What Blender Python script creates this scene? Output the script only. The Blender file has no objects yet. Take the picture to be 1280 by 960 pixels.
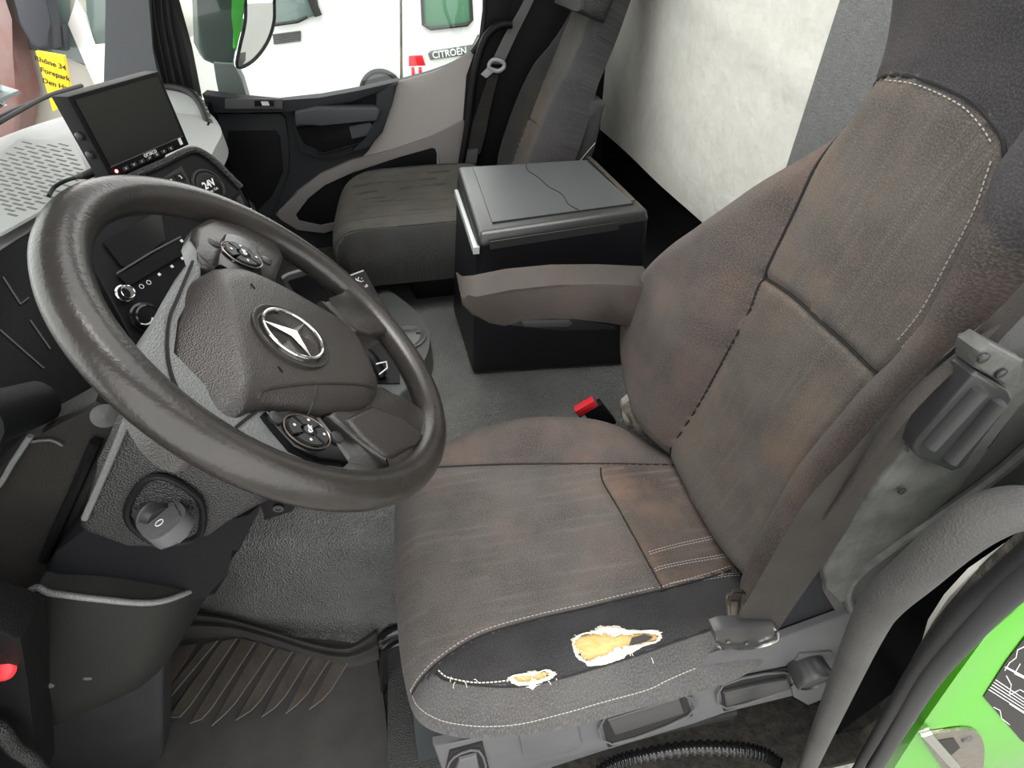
import bpy, bmesh, math, random
import numpy as np
from mathutils import Vector, Matrix
random.seed(7); np.random.seed(7)
S = bpy.context.scene
COL = S.collection

# ------------------------------------------------------------------ camera
CZ = 1.40; FPX = 640.0                      # camera height above the cab floor, focal length in pixels of 1280x960
# rows: world X (rearwards), Y (towards the passenger door), Z (up) in camera right / up / forward
CAM = np.array([[0.98449, 0.13148, 0.11563], [-0.17371, 0.64852, 0.74113], [-0.02254, 0.74975, -0.66134]])
cd = bpy.data.cameras.new('camera'); cam = bpy.data.objects.new('camera', cd); COL.objects.link(cam)
cd.sensor_width = 36; cd.lens = 18.0; cd.clip_start = 0.02; cd.clip_end = 300
r, u, f = (Vector(CAM[:, i]).normalized() for i in range(3))
u = (u - r*u.dot(r)).normalized(); b = r.cross(u)
cam.matrix_world = Matrix(((r.x, u.x, b.x, 0), (r.y, u.y, b.y, 0), (r.z, u.z, b.z, CZ), (0, 0, 0, 1)))
S.camera = cam
# ------------------------------------------------------------------ daylight: an overcast sky
w = bpy.data.worlds.new('overcast'); S.world = w; w.use_nodes = True
bg = w.node_tree.nodes['Background']; bg.inputs[0].default_value = (1.0, 0.99, 0.965, 1); bg.inputs[1].default_value = 1.9
sd = bpy.data.lights.new('sun', 'SUN'); sd.energy = 2.6; sd.angle = math.radians(45); sd.color = (1, .97, .93)
so = bpy.data.objects.new('sun', sd); COL.objects.link(so)
so.rotation_euler = Vector((0.06, 0.12, -1.0)).to_track_quat('-Z', 'Y').to_euler()   # the bright zenith of the overcast sky, let in by the added roof hatch
S.view_settings.view_transform = 'Standard'; S.view_settings.look = 'None'; S.view_settings.gamma = 1
S.view_settings.use_curve_mapping = False; S.view_settings.exposure = 0.75

# ------------------------------------------------------------------ measuring helpers: a real plane cut by a sight line
def ray(px, py): return CAM @ np.array([px-640, 480-py, FPX], float)
O0 = np.array([0, 0, CZ])
def W(px, py, ax, val):
    i = 'xyz'.index(ax); v = ray(px, py); return O0 + v*((val-O0[i])/v[i])
def WP(px, py, c, n):
    v = ray(px, py); c = np.array(c, float); n = np.array(n, float); return O0 + v*(((c-O0) @ n)/(v @ n))
def V3(p): return np.array(p, float)
def unit(v): v = V3(v); return v/np.linalg.norm(v)

# ------------------------------------------------------------------ materials
MATS = {}
def mat(name, col, rough=.5, metal=0, bump=0, bscale=300, var=0, vscale=6, col2=None, spec=None, coat=0, btype='noise', emit=0, trans=0):
    if name in MATS: return MATS[name]
    m = bpy.data.materials.new(name); m.use_nodes = True; nt = m.node_tree; N = nt.nodes; L = nt.links
    p = N['Principled BSDF']; p.inputs['Base Color'].default_value = (*col, 1)
    p.inputs['Roughness'].default_value = rough; p.inputs['Metallic'].default_value = metal
    if spec is None: spec = .5 if (rough < .41 or metal) else .2
    p.inputs['Specular IOR Level'].default_value = spec; p.inputs['Coat Weight'].default_value = coat
    if trans: p.inputs['Transmission Weight'].default_value = trans
    if emit: p.inputs['Emission Color'].default_value = (*col, 1); p.inputs['Emission Strength'].default_value = emit
    tc = N.new('ShaderNodeTexCoord')
    if col2 is not None:
        n1 = N.new('ShaderNodeTexNoise'); n1.inputs['Scale'].default_value = vscale; n1.inputs['Detail'].default_value = 5; n1.inputs['Roughness'].default_value = .65
        L.new(tc.outputs['Object'], n1.inputs['Vector'])
        cr = N.new('ShaderNodeValToRGB'); cr.color_ramp.elements[0].position = .5-var/2; cr.color_ramp.elements[1].position = .5+var/2
        cr.color_ramp.elements[0].color = (*col, 1); cr.color_ramp.elements[1].color = (*col2, 1)
        L.new(n1.outputs['Fac'], cr.inputs['Fac']); L.new(cr.outputs['Color'], p.inputs['Base Color'])
    if bump:
        if btype == 'noise':
            t = N.new('ShaderNodeTexNoise'); t.inputs['Scale'].default_value = bscale; t.inputs['Detail'].default_value = 2; o = t.outputs['Fac']
        else:
            t = N.new('ShaderNodeTexVoronoi'); t.inputs['Scale'].default_value = bscale; o = t.outputs['Distance']
        L.new(tc.outputs['Object'], t.inputs['Vector'])
        bp = N.new('ShaderNodeBump'); bp.inputs['Strength'].default_value = bump; bp.inputs['Distance'].default_value = .0035
        L.new(o, bp.inputs['Height']); L.new(bp.outputs['Normal'], p.inputs['Normal'])
    MATS[name] = m; return m

def fabric(name, c1, c2, stain, pattern=False, stain_amt=.5, along='y', thread=(.22, .20, .18), pamt=.34, sp=.021, lw=1):
    """woven seat cloth: weave relief, worn brown patches and, on centre panels, fine stitched lines (UV in metres)"""
    m = bpy.data.materials.new(name); m.use_nodes = True; nt = m.node_tree; N = nt.nodes; L = nt.links
    p = N['Principled BSDF']; p.inputs['Roughness'].default_value = .92; p.inputs['Specular IOR Level'].default_value = .2
    p.inputs['Sheen Weight'].default_value = .05; p.inputs['Sheen Roughness'].default_value = .5
    uv = N.new('ShaderNodeUVMap'); uv.uv_map = 'uv'
    def noise(scale, detail=3, rough=.55, vec=None):
        t = N.new('ShaderNodeTexNoise'); t.inputs['Scale'].default_value = scale; t.inputs['Detail'].default_value = detail; t.inputs['Roughness'].default_value = rough
        L.new(vec or uv.outputs['UV'], t.inputs['Vector']); return t.outputs['Fac']
    def ramp(fac, a, b):
        t = N.new('ShaderNodeMapRange'); t.inputs[1].default_value = a; t.inputs[2].default_value = b; L.new(fac, t.inputs[0]); return t.outputs[0]
    def mix(fac, a, b):
        t = N.new('ShaderNodeMix'); t.data_type = 'RGBA'
        if isinstance(fac, float): t.inputs[0].default_value = fac
        else: L.new(fac, t.inputs[0])
        for s, x in ((6, a), (7, b)):
            if isinstance(x, tuple): t.inputs[s].default_value = (*x, 1)
            else: L.new(x, t.inputs[s])
        return t.outputs[2]
    def math_(op, a, b=None):
        t = N.new('ShaderNodeMath'); t.operation = op
        for i, x in enumerate((a, b)):
            if x is None: continue
            if isinstance(x, (int, float)): t.inputs[i].default_value = x
            else: L.new(x, t.inputs[i])
        return t.outputs[0]
    base = mix(ramp(noise(9), .35, .65), c1, c2)
    st = math_('MULTIPLY', ramp(noise(5.3, 5, .6), .48, .68), stain_amt)
    base = mix(st, base, stain)
    base = mix(math_('MULTIPLY', ramp(noise(420, 2), .42, .66), .5), base, tuple(x*1.9 for x in c2))
    vor = N.new('ShaderNodeTexNoise'); vor.inputs['Scale'].default_value = 620; L.new(uv.outputs['UV'], vor.inputs['Vector'])
    h = vor.outputs['Fac']
    if pattern:
        sep = N.new('ShaderNodeSeparateXYZ'); L.new(uv.outputs['UV'], sep.inputs[0])
        a, b_ = (sep.outputs['X'], sep.outputs['Y']) if along == 'y' else (sep.outputs['Y'], sep.outputs['X'])
        cell = math_('FLOOR', math_('DIVIDE', a, sp))
        fr = math_('FRACT', math_('DIVIDE', a, sp))
        seg = math_('FLOOR', math_('ADD', math_('DIVIDE', b_, .085), math_('MULTIPLY', cell, .37)))
        cmb = N.new('ShaderNodeCombineXYZ'); L.new(cell, cmb.inputs[0]); L.new(seg, cmb.inputs[1])
        wn = N.new('ShaderNodeTexWhiteNoise'); wn.noise_dimensions = '2D'; L.new(cmb.outputs[0], wn.inputs['Vector'])
        off = math_('MULTIPLY', math_('SUBTRACT', wn.outputs['Value'], .5), .5)
        dist = math_('ABSOLUTE', math_('SUBTRACT', math_('ADD', fr, off), .5))
        line = math_('LESS_THAN', dist, .045*lw)
        line2 = math_('LESS_THAN', math_('ABSOLUTE', math_('SUBTRACT', dist, .16)), .035)
        pick = math_('GREATER_THAN', wn.outputs['Value'], .35)
        dots = math_('GREATER_THAN', math_('SINE', math_('MULTIPLY', b_, 2*math.pi/.0042)), -.3)
        ln = math_('MULTIPLY', math_('MULTIPLY', math_('MAXIMUM', line, math_('MULTIPLY', line2, .5)), pick), dots)
        fade = math_('MULTIPLY', ramp(noise(7, 2), .38, .62), pamt)
        base = mix(math_('MULTIPLY', ln, fade), base, thread)
        h = math_('SUBTRACT', h, math_('MULTIPLY', ln, .6))
    L.new(base, p.inputs['Base Color'])
    bp = N.new('ShaderNodeBump'); bp.inputs['Strength'].default_value = .6; bp.inputs['Distance'].default_value = .0018
    L.new(h, bp.inputs['Height']); L.new(bp.outputs['Normal'], p.inputs['Normal'])
    MATS[name] = m; return m

black = mat('black_plastic', (.006, .006, .0065), .42, bump=.25, bscale=700)
black_gloss = mat('gloss_black', (.008, .008, .009), .12)
dash_dark = mat('dash_dark', (.006, .0065, .0075), .5, bump=.2, bscale=600)
soft_dark = mat('soft_dark', (.022, .023, .023), .4, bump=.7, bscale=420, btype='vor')
trim_grey = mat('trim_grey', (.085, .086, .092), .45, bump=.15, bscale=900, col2=(.105, .105, .11), var=.3)
door_grey = mat('door_grey', (.40, .375, .36), .6, bump=.1, bscale=900)
door_dark = mat('door_dark', (.028, .030, .034), .55, bump=.2, bscale=700)
door_black = mat('door_black', (.005, .0055, .007), .6, bump=.2, bscale=500)
pillar_grey = mat('pillar_grey', (.17, .175, .19), .6, bump=.1, bscale=500)
rubber = mat('rubber', (.018, .018, .019), .55, bump=.15, bscale=300)
rubber_floor = mat('rubber_floor', (.082, .085, .081), .33, bump=1.0, bscale=230, btype='vor', col2=(.115, .118, .113), var=.4, vscale=9)
mat_carpet = mat('mat_carpet', (.034, .033, .033), .8, bump=.5, bscale=600, col2=(.056, .053, .050), var=.4, vscale=7)
mat_rib = mat('mat_rib', (.055, .048, .043), .95, bump=1, bscale=700, col2=(.10, .085, .072), var=.4, vscale=14)
leather = mat('wheel_leather', (.017, .016, .015), .27, bump=.1, bscale=260, col2=(.040, .036, .033), var=.5, vscale=11)
pad_mat = mat('pad_plastic', (.034, .031, .029), .30, bump=.2, bscale=620, btype='vor', col2=(.040, .036, .034), var=.4)
shell_mat = mat('hub_shell', (.14, .147, .147), .3, bump=.3, bscale=520, btype='vor')  # grey raised so the base colour carries the bright sky reflection
column_mat = mat('column_plastic', (.034, .034, .034), .36, bump=.6, bscale=480, btype='vor')
chrome = mat('chrome', (.75, .74, .72), .15, metal=1)
steel = mat('steel', (.42, .40, .37), .35, metal=1, col2=(.25, .2, .15), var=.4, vscale=60)
white_p = mat('white_print', (.75, .75, .75), .6)
lining = mat('rear_lining', (.60, .595, .54), .95, bump=.6, bscale=45, col2=(.72, .71, .66), var=.5, vscale=14)
felt = mat('grey_felt', (.16, .165, .165), .95, bump=.5, bscale=300, col2=(.20, .2, .2), var=.4, vscale=60)
green = mat('green_paint', (.075, .40, .01), .35, coat=.3)
green_cap = mat('green_cap', (.06, .55, .04), .3, coat=.4)
green_grey = mat('mirror_housing', (.075, .10, .09), .5)
red = mat('red_button', (.65, .02, .03), .4)
foam = mat('seat_foam', (.55, .36, .12), .9, bump=.6, bscale=200, col2=(.66, .48, .22), var=.4, vscale=30)
fluff = mat('torn_lining', (.78, .74, .62), .95, bump=.8, bscale=400)
belt_mat = mat('belt_webbing', (.034, .031, .029), .6, bump=.5, bscale=900, col2=(.048, .044, .040), var=.4, vscale=20)
belt_grey = mat('belt_webbing_grey', (.17, .17, .17), .7, bump=.4, bscale=900)
metal_shell = mat('seat_shell', (.06, .062, .06), .45, bump=.3, bscale=120, col2=(.12, .12, .115), var=.35, vscale=25)
handle_dark = mat('handle_dark', (.028, .028, .03), .35)
rail_mat = mat('rail_coating', (.052, .051, .050), .48, bump=.22, bscale=620, btype='vor', col2=(.078, .076, .073), var=.4, vscale=9)
lid_mat = mat('lid_plastic', (.022, .023, .023), .28, bump=.15, bscale=600)
box_mat = mat('box_plastic', (.010, .0105, .013), .42, bump=.2, bscale=600)
strip_mat = mat('light_strip', (.36, .38, .38), .4)
glass_mat = mat('black_glass', (.004, .004, .005), .22)
screen_mat = mat('screen', (.006, .007, .006), .18)
white_van = mat('van_paint', (.84, .84, .83), .3, coat=.4)
van_glass = mat('van_glass', (.14, .19, .18), .12)
van_glass2 = mat('van_rear_glass', (.10, .22, .14), .15)
tarmac = mat('tarmac', (.13, .127, .12), .95, bump=.5, bscale=30, col2=(.22, .21, .20), var=.3, vscale=30)
dash_top_mat = mat('dash_top', (.40, .41, .40), .4, bump=.3, bscale=500, btype='vor')  # sky reflection on the dash is put into this pale base colour
grille_mat = mat('dash_grille', (.42, .43, .42), .55)
grime = mat('gritty_floor', (.010, .010, .010), .85, bump=.8, bscale=90, col2=(.028, .025, .020), var=.3, vscale=60)
plastic_clear = mat('clouded_plastic', (.42, .41, .36), .3, col2=(.16, .15, .12), var=.5, vscale=45, bump=.8, bscale=70)
yellow = mat('yellow_sign', (.85, .62, .03), .5)
sign_black = mat('sign_black', (.03, .03, .03), .6)
red_paint = mat('red_paint', (.22, .05, .04), .4, col2=(.22, .20, .19), var=.4, vscale=2)
lamp_red = mat('lamp_red', (.6, .02, .03), .25, coat=.5)
lamp_white = mat('lamp_white', (.8, .78, .78), .25)
led_red = mat('led_red', (1, .12, .1), .4, emit=6)
lime = mat('lime_label', (.35, .55, .05), .5)
hedge_m = mat('hedge', (.05, .10, .02), .9, bump=1, bscale=8, col2=(.25, .18, .08), var=.4, vscale=8)
mirror_m = mat('mirror_glass', (.85, .87, .86), .02, metal=1)
clear_m = None
F_side = fabric('seat_cloth_side', (.050, .042, .039), (.078, .067, .062), (.19, .115, .085), stain_amt=.35)
F_dark = fabric('seat_cloth_dark', (.034, .032, .034), (.052, .050, .052), (.08, .06, .05), stain_amt=.3)
F_black = fabric('seat_cloth_black', (.020, .020, .021), (.032, .032, .034), (.05, .04, .035), stain_amt=.3)
F_mid = fabric('seat_cloth_centre', (.062, .054, .048), (.092, .082, .073), (.19, .125, .085), pattern=True, stain_amt=.55)
F_cush = fabric('seat_cloth_cushion', (.058, .053, .050), (.088, .081, .076), (.17, .115, .09), pattern=True, along='x', stain_amt=.36, pamt=.5)
F_rear = fabric('seat_cloth_rear_panel', (.046, .038, .034), (.074, .061, .053), (.17, .11, .08), pattern=True, along='x', stain_amt=.7, thread=(.45, .40, .34))
F_sidegrey = fabric('seat_cloth_lower', (.050, .049, .049), (.078, .077, .076), (.11, .09, .08), stain_amt=.3)
F_pass = fabric('passenger_cloth', (.052, .050, .043), (.072, .069, .060), (.11, .08, .06), pattern=True, along='x', stain_amt=.3, thread=(.022, .021, .018), pamt=1.0, sp=.034, lw=2.2)
F_pside = fabric('passenger_cloth_side', (.020, .020, .020), (.030, .030, .029), (.07, .045, .03), stain_amt=.25)
F_pmid = fabric('passenger_cloth_back', (.045, .042, .038), (.062, .058, .052), (.18, .11, .075), pattern=True, stain_amt=.5)

# ------------------------------------------------------------------ objects
def link(name, bm, mats, root=None, parent=None, smooth=True, auto=40, fix=True):
    """bm (world coordinates) becomes one mesh object; root = the thing's Empty, parent = part it hangs on"""
    if fix: bmesh.ops.recalc_face_normals(bm, faces=bm.faces)
    org = Vector(root['org']) if root is not None else Vector((0, 0, 0))
    if root is None:
        lo = [min(v.co[i] for v in bm.verts) for i in range(3)]; hi = [max(v.co[i] for v in bm.verts) for i in range(3)]
        org = Vector(((lo[0]+hi[0])/2, (lo[1]+hi[1])/2, lo[2]))
    bmesh.ops.translate(bm, verts=bm.verts, vec=-org)
    if smooth:
        for fc in bm.faces: fc.smooth = True
        a = math.radians(auto)
        for e in bm.edges:
            if len(e.link_faces) == 2 and e.calc_face_angle(0) > a: e.smooth = False
    me = bpy.data.meshes.new(name); bm.to_mesh(me); bm.free()
    for m in (mats if isinstance(mats, (list, tuple)) else [mats]): me.materials.append(m)
    o = bpy.data.objects.new(name, me); COL.objects.link(o)
    if root is None: o.location = org
    else: o.parent = parent if parent is not None else root
    return o
def tag(o, label, cat, group=None):
    o['label'] = label; o['category'] = cat
    if group: o['group'] = group
    return o
def thing(name, loc, label, cat, group=None):
    o = bpy.data.objects.new(name, None); COL.objects.link(o); o.location = Vector([float(x) for x in loc]); o.empty_display_size = .05
    o['org'] = [float(x) for x in loc]
    return tag(o, label, cat, group)
def struct(name, bm, m, **k):
    o = link(name, bm, m, **k)
    o['kind'] = 'structure'; return o
def sroot(name, loc):
    o = bpy.data.objects.new(name, None); COL.objects.link(o); o.location = Vector([float(x) for x in loc]); o['org'] = [float(x) for x in loc]
    o['kind'] = 'structure'; return o

def B(): return bmesh.new()
def box(bm, c, h, ax=None, bev=0, seg=2, mi=0):
    """box with centre c, half sizes h, optional axes (three unit vectors)"""
    ax = ax or [(1, 0, 0), (0, 1, 0), (0, 0, 1)]; ax = [V3(a) for a in ax]; c = V3(c); vs = []
    for i in (-1, 1):
        for j in (-1, 1):
            for k in (-1, 1): vs.append(bm.verts.new(c+ax[0]*h[0]*i+ax[1]*h[1]*j+ax[2]*h[2]*k))
    fs = [bm.faces.new([vs[i] for i in q]) for q in ((0, 1, 3, 2), (4, 6, 7, 5), (0, 4, 5, 1), (2, 3, 7, 6), (0, 2, 6, 4), (1, 5, 7, 3))]
    for fc in fs: fc.material_index = mi
    if bev:
        es = list({e for fc in fs for e in fc.edges}); bmesh.ops.bevel(bm, geom=es, offset=bev, segments=seg, affect='EDGES', profile=.6)
    return bm
def prism(bm, pts, ext, bev=0, seg=2, mi=0):
    """polygon of 3-D points thickened by the vector ext, its edges rounded"""
    pts = [V3(p) for p in pts]; ext = V3(ext); n = len(pts)
    a = [bm.verts.new(p) for p in pts]; b2 = [bm.verts.new(p+ext) for p in pts]
    fs = [bm.faces.new(a), bm.faces.new(b2[::-1])]
    for i in range(n): fs.append(bm.faces.new((a[i], b2[i], b2[(i+1) % n], a[(i+1) % n])))
    for fc in fs: fc.material_index = mi
    if bev:
        es = list({e for e in fs[0].edges}); bmesh.ops.bevel(bm, geom=es, offset=bev, segments=seg, affect='EDGES', profile=.6, clamp_overlap=True)
    return bm
def catmull(P, n=6, closed=False):
    P = [V3(p) for p in P]; out = []; m = len(P)
    rng = range(m if closed else m-1)
    for i in rng:
        if closed: p0, p1, p2, p3 = P[i-1], P[i], P[(i+1) % m], P[(i+2) % m]
        else: p0 = P[max(i-1, 0)]; p1 = P[i]; p2 = P[i+1]; p3 = P[min(i+2, m-1)]
        for k in range(n):
            t = k/n; out.append(.5*((2*p1)+(-p0+p2)*t+(2*p0-5*p1+4*p2-p3)*t*t+(-p0+3*p1-3*p2+p3)*t**3))
    if not closed: out.append(P[-1])
    return out
def tube(bm, P, rad, seg=10, closed=False, smooth=0, flat=None, mi=0, caps=True, up=None):
    """swept tube; rad a number or list; flat=(sx,sy) squashes the section"""
    if smooth:
        k = len(P); Pn = catmull(P, smooth, closed)
        if not np.isscalar(rad):
            rad = [x for x in np.interp(np.linspace(0, k if closed else k-1, len(Pn), endpoint=not closed), range(k+1 if closed else k), list(rad)+([rad[0]] if closed else []))]
        P = Pn
    P = [V3(p) for p in P]; n = len(P)
    if np.isscalar(rad): rad = [rad]*n
    T = []
    for i in range(n):
        a = P[i-1] if (closed or i > 0) else P[0]; c = P[(i+1) % n] if (closed or i < n-1) else P[-1]
        T.append(unit(c-a))
    ref = V3(up) if up is not None else (V3((0, 0, 1)) if abs(T[0][2]) < .9 else V3((1, 0, 0)))
    X = unit(np.cross(T[0], ref)); rings = []
    for i in range(n):
        if up is not None: X = unit(np.cross(T[i], ref))
        else: X = unit(X - T[i]*(X @ T[i]))
        Y = np.cross(T[i], X); sx, sy = flat or (1, 1)
        rings.append([bm.verts.new(P[i]+X*math.cos(2*math.pi*k/seg)*rad[i]*sx+Y*math.sin(2*math.pi*k/seg)*rad[i]*sy) for k in range(seg)])
    for i in range(n if closed else n-1):
        A = rings[i]; C = rings[(i+1) % n]
        for k in range(seg):
            try: fc = bm.faces.new((A[k], A[(k+1) % seg], C[(k+1) % seg], C[k])); fc.material_index = mi
            except ValueError: pass
    if not closed and caps:
        for rg, s in ((rings[0], -1), (rings[-1], 1)):
            fc = bm.faces.new(rg[::s]); fc.material_index = mi
    return bm
def ring_(bm, c, n, R, rad, seg=32, rs=8, mi=0, rx=None):
    n = unit(n); a = unit(np.cross(n, (0, 0, 1) if abs(n[2]) < .9 else (1, 0, 0))); b2 = np.cross(n, a)
    return tube(bm, [V3(c)+a*math.cos(t)*R+b2*math.sin(t)*R for t in np.linspace(0, 2*math.pi, seg, endpoint=False)], rad, rs, closed=True, mi=mi)
def lathe(bm, c, n, prof, seg=28, mi=0):
    """prof = list of (radius, height along n)"""
    c = V3(c); n = unit(n); a = unit(np.cross(n, (0, 0, 1) if abs(n[2]) < .9 else (1, 0, 0))); b2 = np.cross(n, a); rings = []
    for rr, h in prof:
        rings.append([bm.verts.new(c+n*h+(a*math.cos(2*math.pi*k/seg)+b2*math.sin(2*math.pi*k/seg))*max(rr, 1e-5)) for k in range(seg)])
    for A, C in zip(rings, rings[1:]):
        for k in range(seg): bm.faces.new((A[k], A[(k+1) % seg], C[(k+1) % seg], C[k])).material_index = mi
    bm.faces.new(rings[0][::-1]).material_index = mi; bm.faces.new(rings[-1]).material_index = mi
    return bm
def grid(bm, rows, thick=None, mi=0, uvs=None):
    """loft through rows of 3-D points; thick = vector that gives it a back side"""
    R_ = [[bm.verts.new(V3(p)) for p in rw] for rw in rows]
    fs = []
    for A, C in zip(R_, R_[1:]):
        for k in range(len(A)-1): fs.append(bm.faces.new((A[k], A[k+1], C[k+1], C[k])))
    if thick is not None:
        t = V3(thick); Q = [[bm.verts.new(V3(v.co)+t) for v in rw] for rw in R_]
        for A, C in zip(Q, Q[1:]):
            for k in range(len(A)-1): bm.faces.new((A[k], C[k], C[k+1], A[k+1]))
        def side(a, c):
            for i in range(len(a)-1): bm.faces.new((a[i], c[i], c[i+1], a[i+1]))
        side(R_[0], Q[0]); side(R_[-1], Q[-1]); side([x[0] for x in R_], [x[0] for x in Q]); side([x[-1] for x in R_], [x[-1] for x in Q])
    for fc in bm.faces: fc.material_index = mi
    return bm
def sgrid(bm, rows, n=5, thick=None, mi=0):
    rows = [catmull(rw, n) for rw in rows]; cols = list(zip(*rows)); cols = [catmull(c, n) for c in cols]
    return grid(bm, list(zip(*cols)), thick, mi)
def text(name, body, size, org, right, up, m, root, parent=None, ext=.0006, align='CENTER', bold=0):
    cu = bpy.data.curves.new(name, 'FONT'); cu.body = body; cu.size = size; cu.extrude = ext; cu.align_x = align; cu.align_y = 'CENTER'; cu.resolution_u = 3; cu.offset = bold
    t = bpy.data.objects.new('tmp', cu); COL.objects.link(t); dg = bpy.context.evaluated_depsgraph_get(); dg.update()
    me = bpy.data.meshes.new_from_object(t.evaluated_get(dg)); bpy.data.objects.remove(t); bm = B(); bm.from_mesh(me); bpy.data.meshes.remove(me)
    rt = unit(right); n = unit(np.cross(rt, unit(up))); up2 = np.cross(n, rt); o = V3(org)
    for v in bm.verts: v.co = Vector(o+rt*v.co.x+up2*v.co.y+n*v.co.z)
    return link(name, bm, m, root=root, parent=parent, smooth=False)

def seg_dist(Pt, poly, closed=False):
    """distance of points Pt (n,2) to a polyline"""
    A = np.array(poly, float); Bq = np.roll(A, -1, 0) if closed else A[1:]; A = A if closed else A[:-1]
    d = np.full(len(Pt), 1e9)
    for a, c in zip(A, Bq):
        ab = c-a; L2 = max(ab @ ab, 1e-12); t = np.clip(((Pt-a) @ ab)/L2, 0, 1); q = a+t[:, None]*ab
        d = np.minimum(d, np.hypot(*(Pt-q).T))
    return d
def inside(Pt, poly):
    x, y = Pt[:, 0], Pt[:, 1]; r_ = np.zeros(len(Pt), bool); P = np.array(poly, float); n = len(P)
    for i in range(n):
        (x1, y1), (x2, y2) = P[i], P[(i+1) % n]
        if y1 == y2: continue
        cross = ((y1 > y) != (y2 > y)) & (x < (x2-x1)*(y-y1)/(y2-y1)+x1); r_ ^= cross
    return r_
class Pillow:
    """upholstered pad: outline in local (u,v), top height w(u,v), rounded rim, flat back"""
    def __init__(s, frame, outline, top, rim, depth, seams=(), groove=.004, gw=.007, sm=8, back=None):
        s.O, s.U, s.Vv, s.N = [V3(x) for x in frame]; s.out = np.array([p[:2] for p in catmull([(*p, 0) for p in outline], sm, True)])
        s.top = top; s.rim = rim; s.depth = depth; s.seams = [np.array([p[:2] for p in catmull([(*p, 0) for p in q], 6)]) for q in seams]
        s.g = groove; s.gw = gw; s.back = back
    def H(s, P):
        P = np.atleast_2d(np.array(P, float)); d = seg_dist(P, s.out, True); d = np.where(inside(P, s.out), d, 0)
        rm = s.rim(P[:, 0], P[:, 1]) if callable(s.rim) else np.full(len(P), s.rim)
        k = np.clip(d/rm, 0, 1); dp = s.depth(P[:, 0], P[:, 1]) if callable(s.depth) else s.depth; fall = dp*.62*(1-np.sqrt(np.clip(1-(1-k)**2, 0, 1)))
        h = s.top(P[:, 0], P[:, 1])-fall
        for q in s.seams: h = h-s.g*np.exp(-(seg_dist(P, q)/s.gw)**2)
        return h
    def at(s, P, off=0):
        P = np.atleast_2d(np.array(P, float)); h = s.H(P)+off
        return s.O+P[:, :1]*s.U+P[:, 1:2]*s.Vv+h[:, None]*s.N
    def uv(s, px, py):
        h = 0.
        for _ in range(12):
            p = WP(px, py, s.O+s.N*h, s.N)-s.O; q = (p @ s.U, p @ s.Vv); h = float(s.H([q])[0])
        return q
    def build(s, name, mats, region=None, root=None, nt=44, centre=None, hole=None):
        out = s.out; c = np.array(centre) if centre is not None else out.mean(0)
        ts = 1-(1-np.linspace(0, 1, nt))**1.35; bm = B(); uvl = bm.loops.layers.uv.new('uv'); rings = []; info = {}
        for t in ts[1:]:
            P = c+(out-c)*t; X = s.at(P); rg = []
            for p, x in zip(P, X): v = bm.verts.new(x); info[v] = tuple(p); rg.append(v)
            rings.append(rg)
        hb = s.H(out); bk = s.back(out[:, 0], out[:, 1]) if s.back else hb-s.depth*.38
        for fr in (.5, 1.0):
            rg = []
            for p, a, z in zip(out, hb, bk):
                ins = (c-p)*(.02*fr); v = bm.verts.new(s.O+(p[0]+ins[0])*s.U+(p[1]+ins[1])*s.Vv+(a+(z-a)*fr)*s.N); info[v] = (p[0], p[1]-(a-z)*fr*.0+.0); rg.append(v)
            rings.append(rg)
        vc = bm.verts.new(s.at([c])[0]); info[vc] = tuple(c); n = len(out)
        for k in range(n): bm.faces.new((vc, rings[0][k], rings[0][(k+1) % n]))
        for A, C in zip(rings, rings[1:]):
            for k in range(n): bm.faces.new((A[k], A[(k+1) % n], C[(k+1) % n], C[k]))
        vb = bm.verts.new(sum((V3(v.co) for v in rings[-1]), V3((0, 0, 0)))/n); info[vb] = tuple(c)
        for k in range(n): bm.faces.new((vb, rings[-1][(k+1) % n], rings[-1][k]))
        bm.faces.ensure_lookup_table(); cen = []; fl = list(bm.faces)
        for fc in fl: cen.append(np.mean([info[v] for v in fc.verts], 0))
        cen = np.array(cen)
        for fc in fl:
            for lp in fc.loops: lp[uvl].uv = info[lp.vert]
        if region is not None:
            idx = region(cen)
            for fc, i in zip(fl, idx): fc.material_index = int(i)
        if hole is not None:
            hm = np.zeros(len(cen), bool)
            for hp in hole: hm |= inside(cen, hp)
            kill = [fc for fc, i in zip(fl, hm) if i and fc.calc_center_median().dot(Vector(s.N)) > -9]
            kill = [fc for fc in kill if abs(float((V3(fc.calc_center_median())-s.O) @ s.N)-float(s.H([np.mean([info[v] for v in fc.verts], 0)])[0])) < .01]
            bmesh.ops.delete(bm, geom=kill, context='FACES')
        return link(name, bm, mats, root=root, auto=75, fix=hole is None)
    def seam(s, bm, poly, rad=.0016, off=-.0005, mi=0, n=6, seg=6):
        P = np.array([p[:2] for p in catmull([(*p, 0) for p in poly], n)]); return tube(bm, s.at(P, off), rad, seg, mi=mi)
    def stitches(s, bm, poly, step=.007, ln=.0045, rad=.0007, off=.0006, n=8):
        P = np.array([p[:2] for p in catmull([(*p, 0) for p in poly], n)]); X = s.at(P, off)
        L_ = np.r_[0, np.cumsum(np.linalg.norm(np.diff(X, axis=0), axis=1))]; k = 0.
        while k+ln < L_[-1]:
            q = [np.array([np.interp(t, L_, X[:, j]) for j in range(3)]) for t in (k, k+ln)]
            tube(bm, q, rad, 4); k += step
        return bm
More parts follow.
